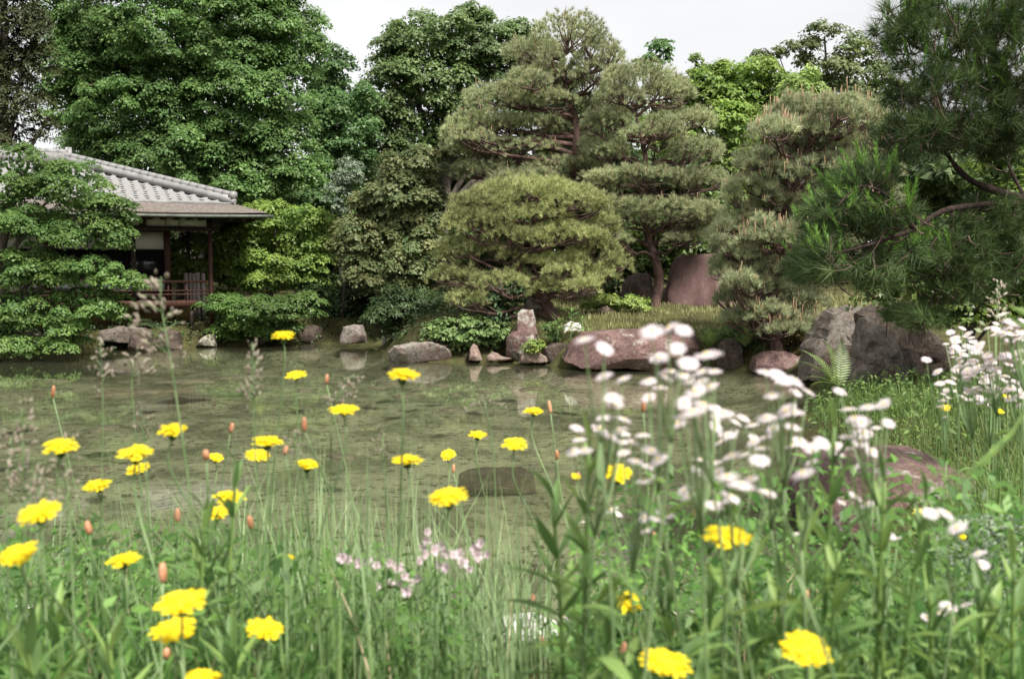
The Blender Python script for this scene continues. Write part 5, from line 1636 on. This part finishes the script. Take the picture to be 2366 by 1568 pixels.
# --- lilies by the white rock
for q, (x, y0, y1, lab) in enumerate([(1318, 800, 715, 'taller lily with whorled leaves in front of the whitish rock'), (1343, 792, 735, 'shorter lily in front of the whitish rock'), (1288, 780, 738, 'small lily left of the whitish rock')]):
    p0, p1 = at(x, y0, 21.3), at(x, y1, 21.3)
    t = thing('lily_plant', lab, 'plant', p0, 0, 'leafy lilies by the whitish rock')
    H_ = p1.z - p0.z
    link('stem', stem_mesh([Vector((0, 0, -.1)), Vector((.02, 0, H_))], .012, .006), t)
    for k in range(13):
        add_leaf(t, Vector((.02 * k / 13, 0, H_ * (.45 + .55 * k / 12))), k * 2.4, .35 + .02 * k, .26)
for lab, blobs, Y, mat in [('tiny bright plant sitting on the low pink rock', [(1232, 798, 26, 14), (1215, 806, 14, 9)], 21.2, 'grassgreen'), ('small green tuft between the stepped stone and lilies', [(1275, 765, 22, 22), (1290, 790, 18, 14)], 21.7, 'ivy')]:
    tree('small_plant', lab, 'plant', blobs[0][0], Y, blobs, LM[mat], .012, leaf=.055, k=4, rs=.12, aspect=.7)


# ------------------------------------------------------------------ grasses (nobody could count them)
def blades(P, L_, w, lean, k=5, wide_mid=False):
    n = len(P)
    az = RG.uniform(0, 2 * math.pi, n)
    d = np.stack([np.cos(az), np.sin(az), np.zeros(n)], -1)
    s = np.stack([-np.sin(az + RG.normal(0, .6, n)), np.cos(az), np.zeros(n)], -1)
    s = norm(s)
    V = np.empty((n, k, 2, 3))
    for i in range(k):
        t = i / (k - 1)
        c = P + np.array([0, 0, 1.0]) * (L_ * (t - .28 * lean * t * t))[:, None] + d * (L_ * lean * t * t)[:, None]
        ww = w * ((math.sin(math.pi * (t * .85 + .12)) if wide_mid else (1 - t) ** .6) + .03)
        V[:, i, 0] = c - s * ww[:, None] * .5
        V[:, i, 1] = c + s * ww[:, None] * .5
    base = np.arange(n)[:, None, None] * (2 * k)
    i = np.arange(k - 1)[None, :, None] * 2
    Q = (base + i + np.array([0, 1, 3, 2])[None, None, :]).reshape(-1, 4)
    return V.reshape(-1, 3), Q


def scatter(name, label, mat, x, y, L_, w, lean, wide=False, k=5, above=0, thin=0):
    z = hz(x, y)
    ok = pond_sd(x, y) > above
    if thin:                                       # the grass is open round the edging stone
        q = x / np.maximum(y, .1) * FPX + 1183
        ok &= ~((q > 1090) & (q < 1300) & (y < 4) & (RG.random(len(x)) < thin))
    P = np.stack([x, y, z - .01], -1)[ok]
    V, Q = blades(P, L_[ok], w[ok], lean[ok], k, wide)
    r = np.repeat(RG.random(len(P)), k - 1)
    o = link(name, make_mesh(name, V, [Q], r, mat))
    return tag(o, label, kind='stuff')


def tip_len(x, y, lo, hi):
    """blade lengths so that the sward reaches up unevenly between two sight lines"""
    px = x / y * FPX + 1183
    yt = lo(px) + (hi(px) - lo(px)) * RG.random(len(x)) ** .7
    return np.clip(CAM_Z - y * (yt - 628) / FPX - hz(x, y), .06, .95)


def area_pts(n, yr, pxr, pw=1.0):
    y = yr[0] + (yr[1] - yr[0]) * RG.random(n) ** pw
    px = RG.uniform(pxr[0], pxr[1], n)
    return (px - 1183) / FPX * y, y


n = 3300
x, y = area_pts(n, (1.0, 4.2), (-150, 1250))
x2, y2 = area_pts(1700, (1.05, 4.2), (1200, 2500))
x, y = np.concatenate([x, x2]), np.concatenate([y, y2])
m = len(x)
hl = tip_len(x, y, lambda p: np.interp(p, [0, 300, 700, 900, 1040, 1110, 1290, 1400, 2000, 2366], [1110, 1070, 1050, 1150, 1310, 1520, 1520, 1340, 1280, 1150]), lambda p: p * 0 + 1640)
scatter('meadow_grass', 'tangle of grass blades filling the near bank', LM['blade'], x, y, hl, RG.uniform(.003, .008, m), RG.uniform(.05, .7, m), thin=.7)
x, y = area_pts(1150, (1.15, 2.6), (480, 1280))
x2, y2 = area_pts(950, (1.15, 2.6), (-100, 2366))
x, y = np.concatenate([x, x2]), np.concatenate([y, y2])
m = len(x)
scatter('wiry_stems', 'thin grey-green wiry stems standing in the near bank', LM['stem'], x, y, tip_len(x, y, lambda p: np.interp(p, [0, 300, 700, 1150, 1300, 2366], [1000, 930, 930, 1000, 1200, 1200]), lambda p: p * 0 + 1560), RG.uniform(.0022, .004, m), RG.uniform(.02, .8, m) ** 1.6)
x, y = area_pts(220, (1.0, 2.8), (0, 2366))
m = len(x)
scatter('dry_stalks', 'scattered straw-coloured dry stalks in the near grass', LM['dry'], x, y, tip_len(x, y, lambda p: p * 0 + 1180, lambda p: p * 0 + 1600), RG.uniform(.002, .004, m), RG.uniform(.05, .6, m))
x, y = area_pts(2600, (1.1, 3.6), (-100, 900))
x2, y2 = area_pts(3600, (1.1, 3.6), (1250, 2500))
x3, y3 = area_pts(700, (1.8, 4.2), (850, 1300))
x, y = np.concatenate([x, x2, x3]), np.concatenate([y, y2, y3])
m = len(x)
scatter('leafy_undergrowth', 'low broad leaves covering the foot of the near bank', LM['cover'], x, y, tip_len(x, y, lambda p: np.interp(p, [0, 700, 1050, 1110, 1290, 1350, 2366], [1300, 1330, 1420, 1540, 1540, 1370, 1250]), lambda p: p * 0 + 1700) * .8, RG.uniform(.012, .036, m), RG.uniform(.2, 1.0, m), True, thin=.95)
# herb leaves standing off the ground as a soft carpet
n = 34000
y = RG.uniform(1.1, 4.3, n)
px = RG.uniform(-100, 2480, n)
x = (px - 1183) / FPX * y
h = RG.random(n) ** 1.4 * np.interp(px, [0, 600, 1000, 1200, 1400, 2400], [.30, .27, .2, .05, .28, .33])
ok = (pond_sd(x, y) > .1) & ~((px > 1085) & (px < 1305) & (RG.random(n) < .9))
P = np.stack([x, y, hz(x, y) + h], -1)[ok]
V, Q = cards(P, norm(unit(len(P)) * .7 + np.array([0, -.2, .9])), RG.uniform(.012, .032, len(P)), .42)
tag(link('herb_carpet', make_mesh('herb_carpet', V, [Q], RG.random(len(P)), LM['cover'])), 'carpet of small herb leaves on the near bank', kind='stuff')
# right bank
x, y = area_pts(4600, (2.1, 5.5), (2020, 2600))
m = len(x)
scatter('bank_edge_grass', 'thick grass at the foot of the dense white asters', LM['bank'], x, y, tip_len(x, y, lambda p: np.interp(p, [2020, 2170, 2250, 2366, 2600], [1290, 1200, 960, 880, 860]), lambda p: p * 0 + 1350), RG.uniform(.003, .008, m), RG.uniform(.05, .8, m))
n = 26000
y = RG.uniform(3.6, 16, n)
x = RG.uniform(1.6, 8.5, n)
ok = (pond_sd(x, y) > .25) & ~((x / y * FPX + 1183 < 2230) & (y < 7.4))
x, y = x[ok], y[ok]
ok = ~(((x - 2.85) / .85) ** 2 + ((y - 7.9) / .95) ** 2 < 1)
x, y = x[ok], y[ok]
m = len(x)
scatter('right_bank_grass', 'long dark green grass on the right bank', LM['bank'], x, y, RG.uniform(.12, .42, m), RG.uniform(.004, .010, m), RG.uniform(.1, .9, m), k=4)
n = 14000
y = RG.uniform(3.4, 14, n)
x = RG.uniform(1.5, 7.5, n)
ok = (pond_sd(x, y) > .15) & ~((x / y * FPX + 1183 < 2230) & (y < 7.4))
x, y = x[ok], y[ok]
ok = ~(((x - 2.85) / .8) ** 2 + ((y - 7.9) / .9) ** 2 < 1)
x, y = x[ok], y[ok]
P = np.stack([x, y, hz(x, y) + RG.random(len(x)) ** 1.3 * .38], -1)
V, Q = cards(P, norm(unit(len(P)) * .8 + np.array([0, -.2, .8])), RG.uniform(.03, .09, len(P)), .4)
tag(link('right_bank_herbs', make_mesh('right_bank_herbs', V, [Q], RG.random(len(P)), LM['bank'])), 'weedy herbs covering the right bank', kind='stuff')
# lawn and shore grass on the far bank
n = 20000
y = RG.uniform(19.8, 27.5, n)
px = RG.uniform(1180, 2050, n)
x = (px - 1183) / FPX * y
m = n
scatter('lawn_grass', 'short sunlit grass of the lawn between the pines', LM['lawn'], x, y, RG.uniform(.05, .2, m) * np.interp(px, [1180, 1400, 1600, 1700, 2050], [1.1, 1.0, .6, 1.5, 2]), RG.uniform(.006, .014, m), RG.uniform(.1, .9, m), k=3, above=.25)
n = 17000
y = RG.uniform(21.5, 30, n)
x = RG.uniform(-13, 0, n)
ok = pond_sd(x, y) > .05
x, y = x[ok], y[ok]
P = np.stack([x, y, hz(x, y) + RG.random(len(x)) * .2], -1)
V, Q = cards(P, norm(unit(len(P)) * .7 + np.array([0, -.2, .9])), RG.uniform(.05, .13, len(P)), .5)
tag(link('shade_plants', make_mesh('shade_plants', V, [Q], RG.random(len(P)), LM['dark'])), 'low shade plants along the left far bank', kind='stuff')

# single long leaves at the right edge
for i, (pts, w, Y, lab) in enumerate([([(2420, 930), (2330, 1010), (2265, 1070), (2215, 1110)], 24, 1.0, 'single thick blue-green leaf slanting in from the right edge'), ([(2440, 780), (2390, 735), (2330, 705)], 30, 1.2, 'upper broad leaf entering at the right edge beside the thicket'), ([(2440, 745), (2385, 760), (2325, 730)], 22, 1.25, 'lower narrow leaf entering at the right edge beside the thicket')]):
    p0 = at(pts[0][0], pts[0][1], Y)
    gz = hz1(p0.x + .1, Y + .02)
    P = curve_pts([Vector((p0.x + .1, Y + .02, gz - .02)), Vector((p0.x + .07, Y + .01, gz * .35 + p0.z * .65))] + [at(x, y, Y) for x, y in pts], 6)
    hw = w / FPX * Y * .5 * np.interp(np.linspace(0, 1, len(P)), [0, .4, .7, 1], [.25, .7, 1, .05])
    b = P[0].copy()
    mb = MB()
    V = []
    for p, h in zip(P - b, hw):
        V += [p + np.array([0, 0, h]), p + np.array([0, -h * .4, 0]), p - np.array([0, 0, h])]
    mb.add(V, Q=[[3 * k + j, 3 * k + 3 + j, 3 * k + 4 + j, 3 * k + 1 + j] for k in range(len(P) - 1) for j in (0, 1)])
    tag(link('long_leaf', rnd_faces(mb.mesh('long_leaf', LM['weedleaf'], True)), None, b), lab, 'leaf')

# small yellow blossoms on the right bank, pale herb at the lower right
for i, (x, y, w, Y, lab) in enumerate([(2185, 942, 24, 2.6, 'tiny yellow blossom on the right bank under the dense white asters'), (2328, 918, 22, 2.6, 'tiny yellow blossom on the right bank near the right edge, upper'), (2310, 950, 20, 2.6, 'tiny yellow blossom on the right bank near the right edge, lower'),
                                       (1330, 1100, 22, 1.3, 'tiny yellow blossom left of the yellow flower tucked under the asters'), (670, 1287, 20, 1.5, 'tiny yellow blossom low among the left stems'), (2225, 1240, 20, 1.6, 'tiny yellow blossom over the pale herb at the lower right'), (1700, 1580, 26, 1.2, 'tiny yellow blossom at the bottom edge between the big flowers')]):
    p = at(x, y, Y)
    b = Vector((p.x + .02, Y + .03, hz1(p.x + .02, Y + .03) - .02))
    t = thing('small_yellow_flower', lab, 'flower', b, 0, 'tiny yellow blossoms')
    s = w / FPX * Y
    o = link('flower_head', YH[i % 4], t, p - b)
    o.rotation_euler = head_rot(Vector((random.uniform(-.3, .3), -.5, .9)))
    o.scale = (s, s, s)
    link('stem', stem_mesh(curve_pts([Vector((0, 0, 0)), (p - b) * .5 + Vector((.01, 0, 0)), p - b], 4), .0012, .0008), t)
n = 2600
px, py = RG.normal(2275, 55, n), RG.uniform(1190, 1440, n)
Yh = RG.uniform(1.55, 2.0, n)
u, v = (px - 1183) / FPX, (784 - py) / FPX
dyy = CT + v * ST
P = np.stack([u / dyy * Yh, Yh, CAM_Z + (-ST + v * CT) / dyy * Yh], -1)
P = P[P[:, 2] > hz(P[:, 0], P[:, 1])]
V, Q = cards(P, norm(unit(len(P)) + np.array([0, -.3, .5])), RG.uniform(.006, .016, len(P)), .4)
tag(link('pale_herb', make_mesh('pale_herb', V, [Q], RG.random(len(P)), LM['silver'])), 'fine pale grey-green herb at the lower right', kind='stuff')
